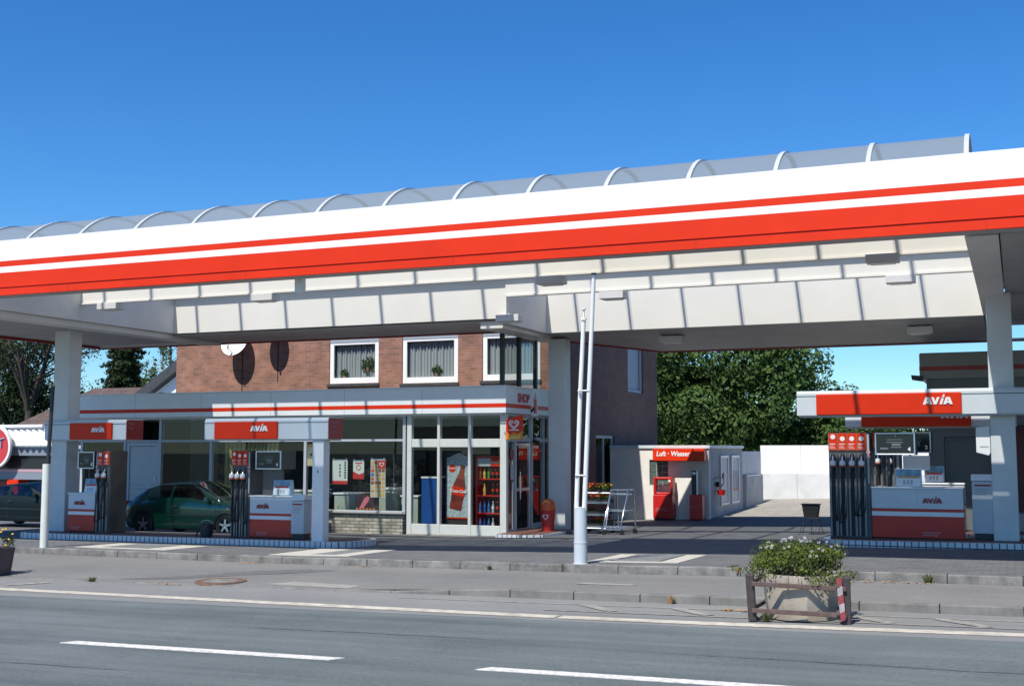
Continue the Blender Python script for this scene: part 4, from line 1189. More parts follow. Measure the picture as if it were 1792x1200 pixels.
    if clear: MB().box(d0+.1, d1-.04, .2, .24, 1.07*s, 1.70*s).build('rear_sheet', MATS.get('back_sheet') or mat('back_sheet', (.10,.095,.09), .4), t)
    return t
def isl(x, y): return G(x, y) + .119
pump((-3.61,25.2,isl(-3,25.2)), 'tall pump with four hoses and long white and red cabinet', .98, .82, 4, 1.74, (.92,1.70), 4, logo_at=.56)
p2_ = pump((-3.10,28.5,isl(-3,28.5)), 'half-hidden pump with two visible hoses behind the tall four-hose pump', 1.03, .60, 2, 1.34, (.60,1.28), 2, logo_at=.5)
MB().box(.66,1.24,.1,.14,1.37,1.70).build('white_sheet', W, p2_)
pump((-20.68,22.8,isl(-20.7,22.8)), 'pump with two hoses and brown steel side by the outer canopy column', .90, .42, 2, .83, (-.60,-.09), 8, cab_left=True, steel=True, logo_at=.22, wsplit=False)
pump((-16.55,22.6,isl(-16.5,22.6)), 'pump with three hoses and short red and white cabinet beside the green hatchback', .90, .50, 3, 1.20, (.63,1.31), 6, logo_at=.15, wsplit=False, clear=True)

PB1 = mat('poster_blue', (.10,.33,.55), .5, noise=(7,.6), second=(.40,.60,.72)); PBE = mat('poster_box_edge', (.45,.62,.72), .5); YELO = mat('poster_gold', (.62,.33,.10), .5)
def poster_box(loc, w, h, band, label):
    t = thing('poster_box', label, 'poster box', loc, 0, 'poster boxes on the pump counters')
    MB().prism([(0,0),(.22,0),(.16,h),(.05,h)], 'x', -w/2, w/2).build('box', PBE, t, bevel=.004)
    def face(z0, z1, a, b, o):
        y = lambda z: .05*z/h - o
        return [(a,y(z0),z0),(b,y(z0),z0),(b,y(z1),z1),(a,y(z1),z1)]
    m = MB(); m.quad(*face(h*.60,h*.98,-w/2+.015,w/2-.015,.003)); m.build('blue_picture', PB1, t)
    m = MB(); m.quad(*face(h*.48,h*.60,-w*.40,w*.40,.004)); m.build('headline_band', band, t)
    m = MB(); m.quad(*face(h*.03,h*.475,-w/2+.02,w/2-.02,.003)); m.build('white_sheet', W, t)
    m = MB()
    for k in range(3): m.quad(*face(h*.12,h*.38,-.10+k*.07,-.055+k*.07,.006))
    m.build('print_columns', GREYP, t)
RB = mat('band_red', (.60,.06,.03), .5)
zc = isl(-3,25.2)
poster_box((-2.07,25.33,zc+1.04), .50, .36, YELO, 'poster box with blue top and gold band on the four-hose pump')
poster_box((-1.78,28.65,isl(-2,28.5)+1.093), .42, .36, RB, 'poster box with blue top and red band on the cabinet of the half-hidden pump')
poster_box((-15.30,22.75,isl(-15,22.6)+.955), .44, .34, RB, 'poster box with blue top and red band on the cabinet of the three-hose pump')
poster_box((-20.97,22.95,isl(-21,22.8)+.955), .38, .34, RB, 'poster box with blue top and red band on the cabinet beside the outer column')

# ---- sign beams over the pumps
def sign_beam(label, x0, x1, y, dp, z0, z1, r0, r1, endcap, logo_w, logo_x, words=None, post=None):
    t = thing('pump_sign_beam', label, 'sign', ((x0+x1)/2, y, z0), 0, 'sign beams over the pumps')
    hh = z1 - z0
    m = MB(); m.prism([(y,z0),(y+dp,z0),(y+dp,z1),(y+.05,z1),(y,z1-.05)], 'x', x0, x1); bw(m, 'beam', WPAN, t, bevel=.004)
    m = MB(); m.box(x0+.001, x1-.001, y-.003, y-.0005, z0+hh*.76, z0+hh*.80); bw(m, 'groove', MATS.get('groove') or mat('groove', (.10,.16,.16), .5), t)
    m = MB(); m.box(r0, r1, y-.055, y-.004, z0+.005, z1-.075); bw(m, 'red_panel', R, t, bevel=.018, seg=3)
    lg = logo(logo_w, W, None, (logo_x, y-.056, z0+hh*.38), t=.008); lg.parent = t; lg.matrix_parent_inverse = Matrix.Translation(-Vector(t.location))
    if endcap:
        m = MB(); m.box(x1+.001, x1+.012, y+.02, y+dp-.02, z0+.005, z1-.01); bw(m, 'end_panel', RD, t)
        m = MB()
        for k in range(len(words)):
            pass
        for k, s_ in enumerate(words):
            vs, fs = text_mesh(s_, .075, 'LEFT', depth=.002)
            m.add(place2d(vs, (x1+.0145, y+.08, z1-.10-.10*k), '+X'), fs)
        bw(m, 'lettering', MATS.get('dim_letter') or mat('dim_letter', (.42,.20,.20), .5), t)
    m = MB(); m.box(x0+.03, x1-.03, y+.03, y+dp-.03, z0-.03, z0-.001); bw(m, 'underside', GREYP, t)
    return t
sign_beam('short white and red sign beam around the big outer canopy column', -22.46, -19.9, 22.93, .62, 2.10, 2.585, -21.62, -20.30, True, .42, -20.92, ['Benzin','Super'])
sign_beam('white and red sign beam over the three-hose pump, carried by a slim post', -16.9, -13.66, 22.05, .62, 2.085, 2.55, -16.60, -14.93, True, .46, -15.62, ['Super Plus','Normal','Diesel'])
sign_beam('long white and red sign beam over the tall four-hose pump', -4.20, 3.5, 25.0, .62, 2.555, 3.06, -3.80, -1.0, False, .56, -1.72)
sign_beam('half-hidden white and red sign beam behind the long right-hand one', -3.66, -.02, 28.3, .62, 2.37, 2.86, -3.3, -.95, False, .58, -1.58)
# slim post of the second beam
t = thing('sign_post', 'slim white post with a small square sticker under the second sign beam', 'post', (-13.93,22.2,isl(-13.9,22.2)))
MB().box(-.15,.13,-.09,.16,0,2.085-isl(-13.9,22.2)-.032).build('post', STEELW, t, bevel=.008)
MB().box(-.06,.06,-.095,-.0905,1.42,1.54).build('sticker', W, t); lettering('h', .10, INK, t, (0,-.0965,1.49), depth=.001, bold=.002)
MB().box(-.155,-.1505,0,.08,1.72,1.80).build('small_plate', RD, t)
t = thing('yellow_box', 'pale yellow upright box fixed beside the slim sign post', 'box', (-14.27,22.35,1.50))
MB().box(-.10,.11,0,.14,0,.42).build('case', mat('pale_yellow', (.62,.52,.27), .5), t, bevel=.008); MB().box(-.11,.12,-.01,.15,.421,.47).build('lid', YELO, t); MB().box(-.02,.03,-.004,-.0005,.22,.27).build('print', INK, t)
MB().tube([(.11,.08,.2),(.24,.0,.2)], .02).build('bracket', GREYP, t)
def paper_bin(loc, w, h, label):
    t = thing('paper_towel_bin', label, 'bin', loc, 0, 'grey towel and litter bins by the pumps')
    MB().box(-w/2,w/2,0,.32,0.0,h-.14).build('body', GREYP if False else (MATS.get('bin_grey') or mat('bin_grey', (.50,.54,.56), .45, noise=(2,.06))), t, bevel=.01)
    MB().prism([(-.03,h-.13),(.33,h-.13),(.33,h-.03),(.05,h)], 'x', -w/2-.01, w/2+.01).build('lid', STEELW, t, bevel=.01)
    MB().box(-w*.38,w*.38,-.004,-.0005,h-.235,h-.20).build('red_line', RD, t)
    m = MB()
    for k in range(3): m.box(-w*.34,w*(.30-.08*k),-.004,-.0005,h-.30-.05*k,h-.285-.05*k)
    m.build('print', MATS.get('grey_print') or mat('grey_print', (.30,.31,.33), .5), t)
    MB().box(-w/2+.03,w/2-.03,.03,.29,-.12,-.001).build('foot', DARK, t)
paper_bin((-14.66,22.45,isl(-14.6,22.5)+.13), .33, .86, 'small grey towel bin beside the slim sign post of the shorter island')
paper_bin((-.68,25.35,isl(-.7,25.3)+.12), .40, 1.16, 'larger grey towel bin leaning against the inner right canopy column')
t = thing('towel_dispenser', 'white wedge-shaped dispenser box fixed high on the right canopy column', 'dispenser', (-.60,25.32,1.80))
MB().prism([(-.17,.0),(.06,-.06),(.09,.0),(.09,.52),(-.16,.50),(-.17,.46)], 'y', 0, .26).build('case', W, t, bevel=.01); MB().box(-.10,.06,-.004,-.0005,.10,.13).build('slot', GREYP, t)
t = thing('bucket', 'small dark bucket with a handle on the pump island edge by the car wheel', 'bucket', (-17.12,22.5,isl(-17.1,22.5)))
MB().lathe([(.001,0),(.13,0),(.17,.28),(.18,.28),(.18,.30),(.165,.30),(.13,.02),(.001,.02)], n=22).build('body', mat('bucket_dark', (.012,.02,.03), .5), t)
MB().tube([(-.17,0,.28),(-.12,0,.36),(0,0,.385),(.12,0,.36),(.17,0,.28)], .007, 6).build('handle', GREYP, t)
MB().tube([(-.3,.02,.0),(-.26,.02,.16),(-.1,.03,.24)], .018).build('brush', BLK, t)

# ================================================================== CARS
def car(name, label, loc, rz, paint, L=3.75, Hh=1.36, kind='hatch', group='dark green cars'):
    t = thing(name, label, 'car', loc, rz, group)
    hw = .815; wr = .285; xf, xr_ = L*.5-.74, -L*.5+.66
    zs = .20
    if kind == 'hatch':
        top = ([-.5,-.487,-.43,-.33,-.24,-.05,.03,.22,.265,.36,.46,.50],[.62,.86,.92,1.19,1.31,1.0*1.36,1.355,1.01,.93,.86,.72,.56])
        belt = ([-.5,-.47,-.30,.0,.24,.36,.47,.5],[.60,.80,.885,.86,.83,.80,.66,.52])
        cw = .225; ct = .02; rb0, rb1 = -.462, -.285
    else:
        top = ([-.5,-.485,-.40,-.31,-.20,-.06,.02,.19,.235,.36,.46,.50],[.62,.90,.95,1.16,1.30,1.36,1.355,1.03,.93,.86,.72,.56])
        belt = ([-.5,-.48,-.36,.0,.22,.36,.47,.5],[.60,.84,.90,.87,.84,.80,.66,.52])
        cw = .20; ct = .01; rb0, rb1 = -.43, -.24
    N = 96
    NB = 8; NG = 7; NR = 6
    def zt(u): return interp(u, *top) * Hh/1.36
    def zb(u): return min(interp(u, *belt)*Hh/1.36, zt(u)-.004)
    def plan(u):
        a = abs(u)*2
        return hw * (1 - .13*max(0,(a-.62)/.38)**2.2 - .10*max(0,(a-.93)/.07)**2)
    def bottom(x):
        z = zs + .10*max(0,(abs(x)/(L*.5)-.88)/.12)
        for xc in (xf, xr_):
            d = x-xc; rr = wr+.045
            if abs(d) < rr: z = max(z, .27 + sqrt(rr*rr-d*d))
        return z
    us = [-.5 + i/N for i in range(N+1)]
    rowsv = []
    for u in us:
        x = u*L; w_ = plan(u); b0 = bottom(x); B = zb(u); T = zt(u)
        b0 = min(b0, B-.05)
        ring_ = [(x, 0, .17), (x, w_*.80, .17)]
        for k in range(NB+1):
            q = k/NB; z = lerp(b0, B, q)
            r_ = (z-.2)/max(.2,(B-.2)); 
            y = w_*(.955 + .045*sin(min(1,max(0,r_))*pi*.62)) - w_*.035*max(0,(r_-.75)/.25)**2
            ring_.append((x, y, z))
        yb = ring_[-1][1]; gh = T - B
        lean = min(.30, gh*.52)
        for k in range(1, NG+1):
            q = k/NG; y = yb - .012 - lean*(q**1.15)*1.0; z = B + gh*(.90*sin(q*pi/2*.96)/sin(pi/2*.96) if gh > .12 else .6*q)
            ring_.append((x, max(.1,y), z))
        y0, z0 = ring_[-1][1], ring_[-1][2]
        for k in range(1, NR+1):
            q = k/NR; ring_.append((x, y0*(1-q), z0 + (T-z0)*sin(q*pi/2)))
        rowsv.append(ring_)
    P = len(rowsv[0])
    body, glass, trim = MB(), MB(), MB()
    iB = 2+NB; iG = iB+NG
    allv = {1: [], -1: []}
    for sy in (1, -1):
        vs = [(x, y*sy, z) for r in rowsv for (x,y,z) in r]
        fb, fg, ft = [], [], []
        for i in range(N):
            u = (us[i]+us[i+1])/2
            for j in range(P-1):
                f = (i*P+j, (i+1)*P+j, (i+1)*P+j+1, i*P+j+1)
                if sy == 1: f = f[::-1]
                q = (j-iB+.5)/NG
                g_ = 0
                if iB <= j < iG:
                    gh = zt(u)-zb(u)
                    lo_x, hi_x = (-.30-.0*q, .20-.155*q) if kind == 'hatch' else (-.335+.09*q, .175-.14*q)
                    if gh > .14 and .08 < q < .90 and lo_x < u < hi_x:
                        pil = (-.115,) if kind == 'hatch' else (-.10,)
                        g_ = 0 if any(abs(u-p_) < .013 for p_ in pil) else 1
                if j >= iG:
                    if ct+.012 < u < cw-.004 or rb0 < u < rb1-.012: g_ = 1
                elif j >= iG-1 and (ct+.02 < u < cw-.01 or rb0+.01 < u < rb1-.02): g_ = 1 if q > .9 else g_
                zc = sum(rowsv[i][j][2] for _ in (0,))
                if g_: fg.append(f)
                elif 2 <= j < iB and j == 2+4 and abs(u) < .40 and not any(abs(u*L-xc) < wr+.07 for xc in (xf,xr_)): fb.append(f)
                elif j < 2: ft.append(f)
                else: fb.append(f)
        body.add(vs, fb, 0, True); glass.add(vs, fg, 0, True); trim.add(vs, ft, 0, True)
    for sgn, r in ((-1, rowsv[0]), (1, rowsv[-1])):
        v1 = [(x,y,z) for x,y,z in r] + [(x,-y,z) for x,y,z in r[::-1]]
        body.add(v1, [tuple(range(len(v1)))[::sgn]], 0)
    def clean(o):
        bm = bmesh.new(); bm.from_mesh(o.data); bmesh.ops.remove_doubles(bm, verts=bm.verts, dist=.0008)
        loose = [v for v in bm.verts if not v.link_faces]; bmesh.ops.delete(bm, geom=loose, context='VERTS'); bm.to_mesh(o.data); bm.free()
    clean(body.build('body', paint, t)); clean(glass.build('window_glass', CARGL, t)); clean(trim.build('underbody', BLK, t))
    # cabin: seats read through the glass
    m = MB()
    for sx in (.02, -.20):
        for sy in (-.36,.36):
            m.box(sx*L-.08, sx*L+.02, sy-.22, sy+.22, .5, .98); m.box(sx*L-.06, sx*L, sy-.11, sy+.11, .99, 1.14)
    m.build('seat', SEATM, t, bevel=.03)
    for k, xc in enumerate((xf, xr_)):
        for sy in (-1, 1):
            wm = MB()
            y0 = sy*(hw-.015)
            tyre = [(.165,-.085),(.262,-.09),(.285,-.07),(.285,.07),(.262,.09),(.165,.085)]
            wm.lathe([(r_, h_) for r_, h_ in tyre], (xc, y0-sy*.09, .285), n=32, axis='y')
            wo = wm.build('wheel', BLK, t)
            rm = MB(); yo = y0-sy*.01
            rm.lathe([(.185,-.004),(.185,.012),(.160,.012),(.160,-.004)], (xc, yo, .285), n=32, axis='y')
            rm.lathe([(.001,.006),(.05,.006),(.05,-.012)], (xc,yo,.285), n=16, axis='y')
            for s_ in range(5):
                a = 2*pi*s_/5 + .3
                ca, sa = cos(a), sin(a)
                def RP(r_, w_): return (xc + ca*r_ - sa*w_, .285 + sa*r_ + ca*w_)
                q4 = [RP(.04,-.030), RP(.165,-.022), RP(.165,.022), RP(.04,.030)]
                rm.add([(p[0], yo-.010, p[1]) for p in q4]+[(p[0], yo+.008, p[1]) for p in q4], [(0,1,2,3),(7,6,5,4),(0,4,5,1),(1,5,6,2),(2,6,7,3),(3,7,4,0)])
            sub(rm, 'rim', RIM, wo)
            sub(MB().lathe([(.001,0),(.165,0)], (xc, yo-sy*.05, .285), n=24, axis='y'), 'brake_disc', DARK, wo)
    # arch liners, door lines, mirror, lamps, bumper strips
    for xc in (xf, xr_):
        m = MB()
        for i in range(17):
            a = pi*i/16
        vs = []
        for i in range(17):
            a = pi*i/16; vs += [(xc+cos(a)*(wr+.04), -.72, .27+sin(a)*(wr+.04)), (xc+cos(a)*(wr+.04), .72, .27+sin(a)*(wr+.04))]
        m.add(vs, [(2*i,2*i+1,2*i+3,2*i+2) for i in range(16)]); m.build('arch_liner', BLK, t)
    def ysurf(x, z):
        u = x/L; i = int(round((u+.5)*N)); r = rowsv[max(0,min(N,i))]
        best = min(range(2, iG), key=lambda j: abs(r[j][2]-z)); return r[best][1]
    for sy in (-1,1):
        m = MB()
        for xd in ((-.115*L, .235*L) if kind == 'hatch' else (-.30*L+.1, -.10*L, .215*L)):
            zz = [.30+.07*k for k in range(8)]
            for a, b in zip(zz, zz[1:]):
                ya, yb_ = ysurf(xd,a)*sy, ysurf(xd,b)*sy
                o = .004*sy
                m.quad((xd-.006,ya+o,a),(xd+.006,ya+o,a),(xd+.006,yb_+o,b),(xd-.006,yb_+o,b))
            m.build('door_line', DARK, t); m = MB()
        xx = [(.235-.35*k/12)*L for k in range(13)] if kind == 'hatch' else [(.215-.42*k/12)*L for k in range(13)]
        for zz_, hh_ in ((.30,.010),(.52,.028)):
            for a, b in zip(xx, xx[1:]):
                m.quad((a,ysurf(a,zz_)*sy+.004*sy,zz_),(b,ysurf(b,zz_)*sy+.004*sy,zz_),(b,ysurf(b,zz_+hh_)*sy+.004*sy,zz_+hh_),(a,ysurf(a,zz_+hh_)*sy+.004*sy,zz_+hh_))
            m.build('trim_line', DARK, t); m = MB()
        xh = -.07*L; yh = ysurf(xh,.74)*sy
        MB().box(xh-.09, xh+.06, min(yh,yh+.025*sy), max(yh,yh+.025*sy), .72, .76).build('door_handle', DARK, t, bevel=.008)
        xm = (.175 if kind == 'hatch' else .15)*L; ym = ysurf(xm,.90)*sy
        m = MB(); m.hexa([(xm-.03,ym+.02*sy,.86),(xm+.08,ym+.02*sy,.86),(xm+.10,ym+.18*sy,.86),(xm-.02,ym+.20*sy,.86),(xm-.03,ym+.02*sy,.95),(xm+.06,ym+.02*sy,.94),(xm+.06,ym+.17*sy,.985),(xm-.02,ym+.19*sy,.985)])
        m.build('mirror', paint, t, bevel=.015)
        xl = L*.472; yl = plan(.472)*sy
        m = MB(); m.hexa([(L*.455,yl*.98,.58),(L*.492,yl*.60,.58),(L*.492,yl*.45,.60),(L*.44,yl*.6,.60),(L*.44,yl*.96,.70),(L*.47,yl*.62,.70),(L*.47,yl*.5,.70),(L*.42,yl*.6,.72)])
        m.build('headlight', mat('lamp_clear', (.5,.55,.55), .1) if 'lamp_clear' not in MATS else MATS['lamp_clear'], t, bevel=.01)
        xi = L*.33; yi = ysurf(xi,.70)*sy
        MB().box(xi-.03, xi+.03, min(yi,yi+.012*sy), max(yi,yi+.012*sy), .685, .72).build('indicator', MATS.get('amber') or mat('amber', (.7,.2,.02), .3), t, bevel=.004)
        xt = -L*.485; yt = plan(-.485)*sy
        m = MB(); m.box(xt-.03, xt+.09, min(yt*.80,yt*.99), max(yt*.80,yt*.99), .68, .86); m.build('tail_light', MATS.get('tail_red') or mat('tail_red', (.45,.03,.015), .2), t, bevel=.02)
    for sgn in (-1, 1):
        m = MB(); xb = sgn*L*.5
        m.box(min(xb-sgn*.16,xb+sgn*.025), max(xb-sgn*.16,xb+sgn*.025), -hw*.86, hw*.86, .33, .52); m.build('bumper', paint, t, bevel=.05, seg=3)
    MB().box(L*.5+.026, L*.5+.032, -.26, .26, .38, .48).build('number_plate', W, t)
    MB().box(-L*.5-.032, -L*.5-.026, -.26, .26, .38, .48).build('number_plate', W, t)
    return t
CARGL = glass_mat('car_glass', (.42,.50,.47), .04)
SEATM = mat('car_seat', (.03,.03,.032), .8)
RIM = mat('alloy_rim', (.62,.63,.64), .25, metal=.8)
PGREEN = mat('green_car_paint', (.004,.046,.028), .25, metal=.25, coat=1.0)
PGREEN2 = mat('dark_green_paint', (.003,.010,.011), .5, metal=0, spec=.22, coat=.0)
car('green_hatchback', 'dark green three-door hatchback parked at the pumps behind the shorter island', (-19.15,25.05,G(-19.2,25)+.0), radians(1.5), PGREEN, 3.86, 1.36)
car('green_saloon', 'dark blue-green car parked farther back by the tyre shop, cut by the photo edge', (-26.15,26.6,G(-26,26.5)), radians(0), PGREEN2, 4.25, 1.27, 'saloon')

# ================================================================== HUT, WALLS AND FAR BUILDINGS
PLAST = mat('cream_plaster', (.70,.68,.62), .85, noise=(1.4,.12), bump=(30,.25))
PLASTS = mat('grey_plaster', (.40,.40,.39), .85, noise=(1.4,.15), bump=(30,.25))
UX0, UX1, UY0, UY1 = -11.48, -8.43, 34.7, 39.35
hut = thing('air_water_hut', 'low cream plastered hut with a red sign reading Luft Wasser beside the brick house', 'hut', (-10,37,-.1))
h = MB(); holed_wall(h, UX0, UX1-.001, -.6, 1.90, UY0, .25, [(-10.24,-9.66,.80,1.56)])
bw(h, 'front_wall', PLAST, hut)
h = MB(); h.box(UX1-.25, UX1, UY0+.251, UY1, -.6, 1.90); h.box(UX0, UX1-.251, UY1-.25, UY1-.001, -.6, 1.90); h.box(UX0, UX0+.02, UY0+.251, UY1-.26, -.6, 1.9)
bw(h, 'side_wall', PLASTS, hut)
bw(MB().box(UX0, UX1+.05, UY0-.05, UY1+.05, 1.901, 1.99), 'roof_edge', mat('roof_edge_metal', (.55,.62,.64), .4, noise=(3,.1)), hut)
gb = MB(); bl = MB()
for i in range(3):
    for j in range(4):
        x = -10.235+i*.192; z = .803+j*.19
        bl.box(x+.008, x+.184, UY0+.05, UY0+.13, z+.008, z+.182)
gb.box(-10.24,-9.66, UY0+.07, UY0+.12, .80, 1.56)
bw(gb, 'block_joint', MATS['pale_concrete'], hut)
bw(bl, 'glass_block', mat('glass_block_green', (.09,.13,.12), .1, noise=(10,.3)), hut, bevel=.01)
sg = MB(); sg.box(-10.03,-8.47, UY0-.36, UY0-.001, 1.53, 1.885); so = bw(sg, 'sign_box', R, hut, bevel=.012)
vs, fs = text_mesh('Luft · Wasser', .205, 'LEFT', bold=.005, shear=.18, wide=.9)
sub(MB().add(place2d(vs, (-9.92,UY0-.366,1.735), '-Y'), fs), 'lettering', W, so)
fr = MB()
for a, b in ((36.1,37.15),(37.6,38.7)): ring(fr, a, b, .16, 1.68, UX1+.002, UX1+.05, .07, axis='+X')
bw(fr, 'poster_frame', STEELW, hut, bevel=.005)
m = MB(); m.box(UX1+.001, UX1+.02, 36.17,37.08,.23,1.61,0); m.box(UX1+.001, UX1+.02, 37.67,38.63,.23,.55,0); m.box(UX1+.001, UX1+.02, 37.67,38.63,.5505,.62,2); m.box(UX1+.001, UX1+.02, 37.67,38.63,1.2005,1.61,0); m.box(UX1+.001, UX1+.02, 37.67,38.63,.6205,1.20,1)
bw(m, 'poster_sheet', [mat('poster_pale', (.42,.46,.50), .5), mat('poster_photo', (.45,.26,.20), .5, noise=(4,.7), second=(.30,.40,.55)), RD], hut)
zu = G(-9.5,34.2)
t = thing('air_unit', 'red air station with an open frame on top, left under the hut sign', 'air station', (-9.72,34.25,zu))
MB().box(-.29,.30,0,.40,.05,.74).build('cabinet', MATS['cooler_red'], t, bevel=.015)
m = MB(); ring(m, -.29,.30,.741,1.26,.05,.35,.07); m.build('open_frame', MATS['cooler_red'], t, bevel=.02)
MB().box(-.27,.28,.03,.37,0,.05).build('foot', BLK, t)
m = MB(); m.tube([(-.17,.15,.74),(-.17,.15,1.08)], .02); m.lathe([(.001,-.03),(.06,-.03),(.06,.03),(.001,.03)], (-.15,.15,.84), n=14, axis='y'); m.build('gauge', CHROME, t)
m = MB()
for k in range(3): m.box(-.22,.10+.05*k,-.004,-.0005,.34-.035*k,.355-.035*k)
m.build('print', MATS['faint_print'], t)
t = thing('water_unit', 'narrow red water station with a dark upright panel, right under the hut sign', 'water station', (-8.70,34.20,zu))
MB().box(-.19,.19,0,.34,.04,.76).build('cabinet', MATS['cooler_red'], t, bevel=.015)
MB().box(-.15,.0,.1,.25,.761,1.46).build('upright', DARK, t, bevel=.01); MB().box(.001,.03,.09,.26,.761,1.45).build('steel_edge', ALU, t); MB().box(-.13,-.02,.095,.0995,1.34,1.42).build('label_plate', W, t)
MB().box(-.17,.17,.02,.32,0,.04).build('foot', BLK, t); m = MB(); m.box(-.13,.10,-.004,-.0005,.40,.415); m.tube([(-.14,-.01,.45),(-.16,-.01,.36)], .008, 6); m.build('print', MATS['faint_print'], t)
t = thing('hose_bucket', 'red bucket and coiled hose hanging on the shaded side of the hut', 'bucket', (UX1+.17,35.55,.50))
MB().lathe([(.001,0),(.10,0),(.135,.16),(.13,.16),(.09,.015),(.001,.015)], n=18).build('bucket_body', MATS['cooler_red'], t)
m = MB(); m.tube([(-.1,.2,.2),(0,.35,.35),(-.05,.5,.65),(-.1,.55,.5)], .018); m.tube([(-.16,-.3,.48),(-.14,.1,.52),(-.15,.5,.5)], .012); m.build('hose', mat('hose_brown', (.16,.12,.07), .6), t)
m = MB(); m.lathe([(.001,-.05),(.08,-.05),(.08,.05),(.001,.05)], (-.1,.0,.32), n=16, axis='x'); m.build('reel', BLK, t)

# walls at the back of the yard
PANW = mat('white_wall_panel', (.76,.77,.78), .7, noise=(.8,.09))
CONCW = mat('weathered_concrete', (.42,.43,.42), .9, noise=(1.6,.22), bump=(30,.4))
t = thing('yard_wall', 'white panelled wall on a grey concrete base closing the sunny yard', 'wall', (-5,45,.05))
m = MB()
for k in range(7): m.box(-8.95+k*1.5, -7.456+k*1.5, 45.0, 45.12, .965, 2.02)
bw(m, 'white_panel', PANW, t, bevel=.006)
m = MB()
for k in range(7): m.box(-8.90+k*1.3, -7.606+k*1.3, 44.97, 45.14, -.3, .96)
bw(m, 'concrete_base', mat('light_concrete', (.58,.59,.58), .85, noise=(1.3,.14), bump=(30,.3)), t, bevel=.01)
t = thing('side_wall', 'grey concrete wall with a paler upper half running back from the hut', 'wall', (-8.6,42,0))
m = MB()
for k in range(4): m.box(-8.56, -8.45, 39.45+k*.86, 39.45+k*.86+.855, -.3, .98)
bw(m, 'concrete_panel', CONCW, t, bevel=.01)
bw(MB().box(-8.75, -8.62, 39.45, 43.4, -.3, 1.80), 'upper_panel', mat('pale_wall_panel', (.55,.57,.57), .8, noise=(1,.1)), t)
bw(MB().box(-8.449, -8.33, 39.5, 39.62, -.3, 1.05), 'end_post', CONCW, t)

# car wash building on the right
WALLD = mat('grey_wall', (.17,.18,.18), .7, noise=(1,.1)); FASD = mat('grey_fascia', (.26,.26,.245), .55, noise=(1,.08))
cw_ = thing('wash_hall', 'grey flat-roofed building with a red stripe behind the right-hand pumps', 'building', (2,34,0))
m = MB(); m.box(-2.22, 9, 31.4, 36, 3.93, 4.25, 0); m.box(-2.225, 9.005, 31.395, 36.005, 3.82, 3.9295, 1); m.box(-2.22, 9, 31.4, 36, 3.62, 3.8195, 0)
bw(m, 'fascia', [FASD, RD], cw_)
m = MB(); holed_wall(m, -2.07, 9, -.5, 3.619, 31.5, .3, [(-1.70,-.60,-.3,2.17),(-.22,1.6,.35,2.45)]); m.box(-2.069, 8.99, 35.6, 35.9, -.5, 3.6); m.box(-2.07, -1.77, 31.81, 35.59, -.5, 3.6); m.box(8.7,9,31.81,35.59,-.5,3.6)
bw(m, 'wall', WALLD, cw_)
d_ = MB(); d_.box(-1.69,-.61, 31.56, 31.62, -.3, 2.16); ring(d_, -1.69,-.61,-.28,2.16,31.53,31.559,.06)
do = bw(d_, 'door', mat('door_grey', (.14,.155,.155), .5, noise=(1,.08)), cw_, bevel=.004)
sub(MB().tube([(-.72,31.5,.95),(-.72,31.5,1.1)], .015), 'handle', ALU, do)
bw(MB().box(-.22,1.6, 31.6, 31.66, .35, 2.45), 'red_shutter', mat('maroon_panel', (.10,.012,.015), .4, noise=(2,.3)), cw_)
bw(MB().box(-2.2, 8.98, 31.42, 35.98, 4.251, 4.27), 'roof', ROOFG, cw_)
m = MB(); m.box(-.3,2.6,31.25,31.49,-.3,.33); bw(m, 'ledge', GREYP, cw_, bevel=.01)
t = thing('floodlight', 'small dark floodlight on the corner of the grey wash building', 'floodlight', (-2.10,31.45,3.64))
m = MB(); m.hexa([(-.30,-.16,-.04),(-.06,-.16,-.08),(-.06,.10,-.08),(-.30,.10,-.04),(-.32,-.16,.08),(-.04,-.16,.05),(-.04,.10,.05),(-.32,.10,.08)]); m.build('housing', DARK, t, bevel=.008)
MB().box(-.06,.06,-.03,.05,-.03,.03).build('bracket', GREYP, t)

# tyre shop at the far left, bungalow and white gable behind it
ts = thing('tyre_shop', 'low workshop with white corrugated fascia, dark windows and red pillars at the photo edge', 'building', (-41,40,-.4))
m = MB()
n = 30
vs = []
for i in range(n*2+1):
    X = -46 + 9.9*i/(n*2) ; y = 38.0 - (.13 if i % 2 else 0)
    vs += [(X-.55, y, 2.70), (X, y, 2.02)] 
m.add(vs, [(2*i,2*i+1,2*i+3,2*i+2) for i in range(n*2)])
bw(m, 'corrugated_fascia', WPAN if False else STEELW, ts)
bw(MB().tube([(-46.5,37.95,2.82),(-37.25,37.95,2.82)], .09, 10).box(-46.5,-36.2,38.06,38.1,1.95,2.74), 'top_rail', STEELW, ts)
m = MB(); m.box(-46,-36.3,38.101,38.3,1.62,1.95,0); m.box(-46,-36.3,38.2,38.4,1.05,1.619,1); m.box(-46,-36.3,38.101,38.3,.93,1.049,2); m.box(-46,-36.3,38.11,38.3,.62,.929,0); m.box(-46,-36.3,38.6,38.7,-.8,.619,1)
m.box(-46,-36.3,38.7,45,-.8,1.9,0); m.box(-46,-36.3,38.4,45.2,2.1,2.2,0)
bw(m, 'front_wall', [mat('tyre_shop_grey', (.20,.23,.27), .6), mat('tyre_shop_dark', (.02,.022,.026), .2), mat('pink_band', (.45,.28,.30), .6)], ts)
m = MB()
for x in (-44.8,-42.2,-39.25,-36.9): bw(MB().box(x, x+.62, 38.05, 38.59, -.8, .615), 'red_pillar', R, ts)
m = MB()
for x in (-43.2,-40.5,-38.0): bw(MB().box(x, x+1.0, 38.55, 38.599, -.6, .5), 'red_door', RD, ts)
sg = thing('round_sign', 'round red and white sign with dark slanting letters on the tyre shop', 'sign', (-39.62,37.7,1.98))
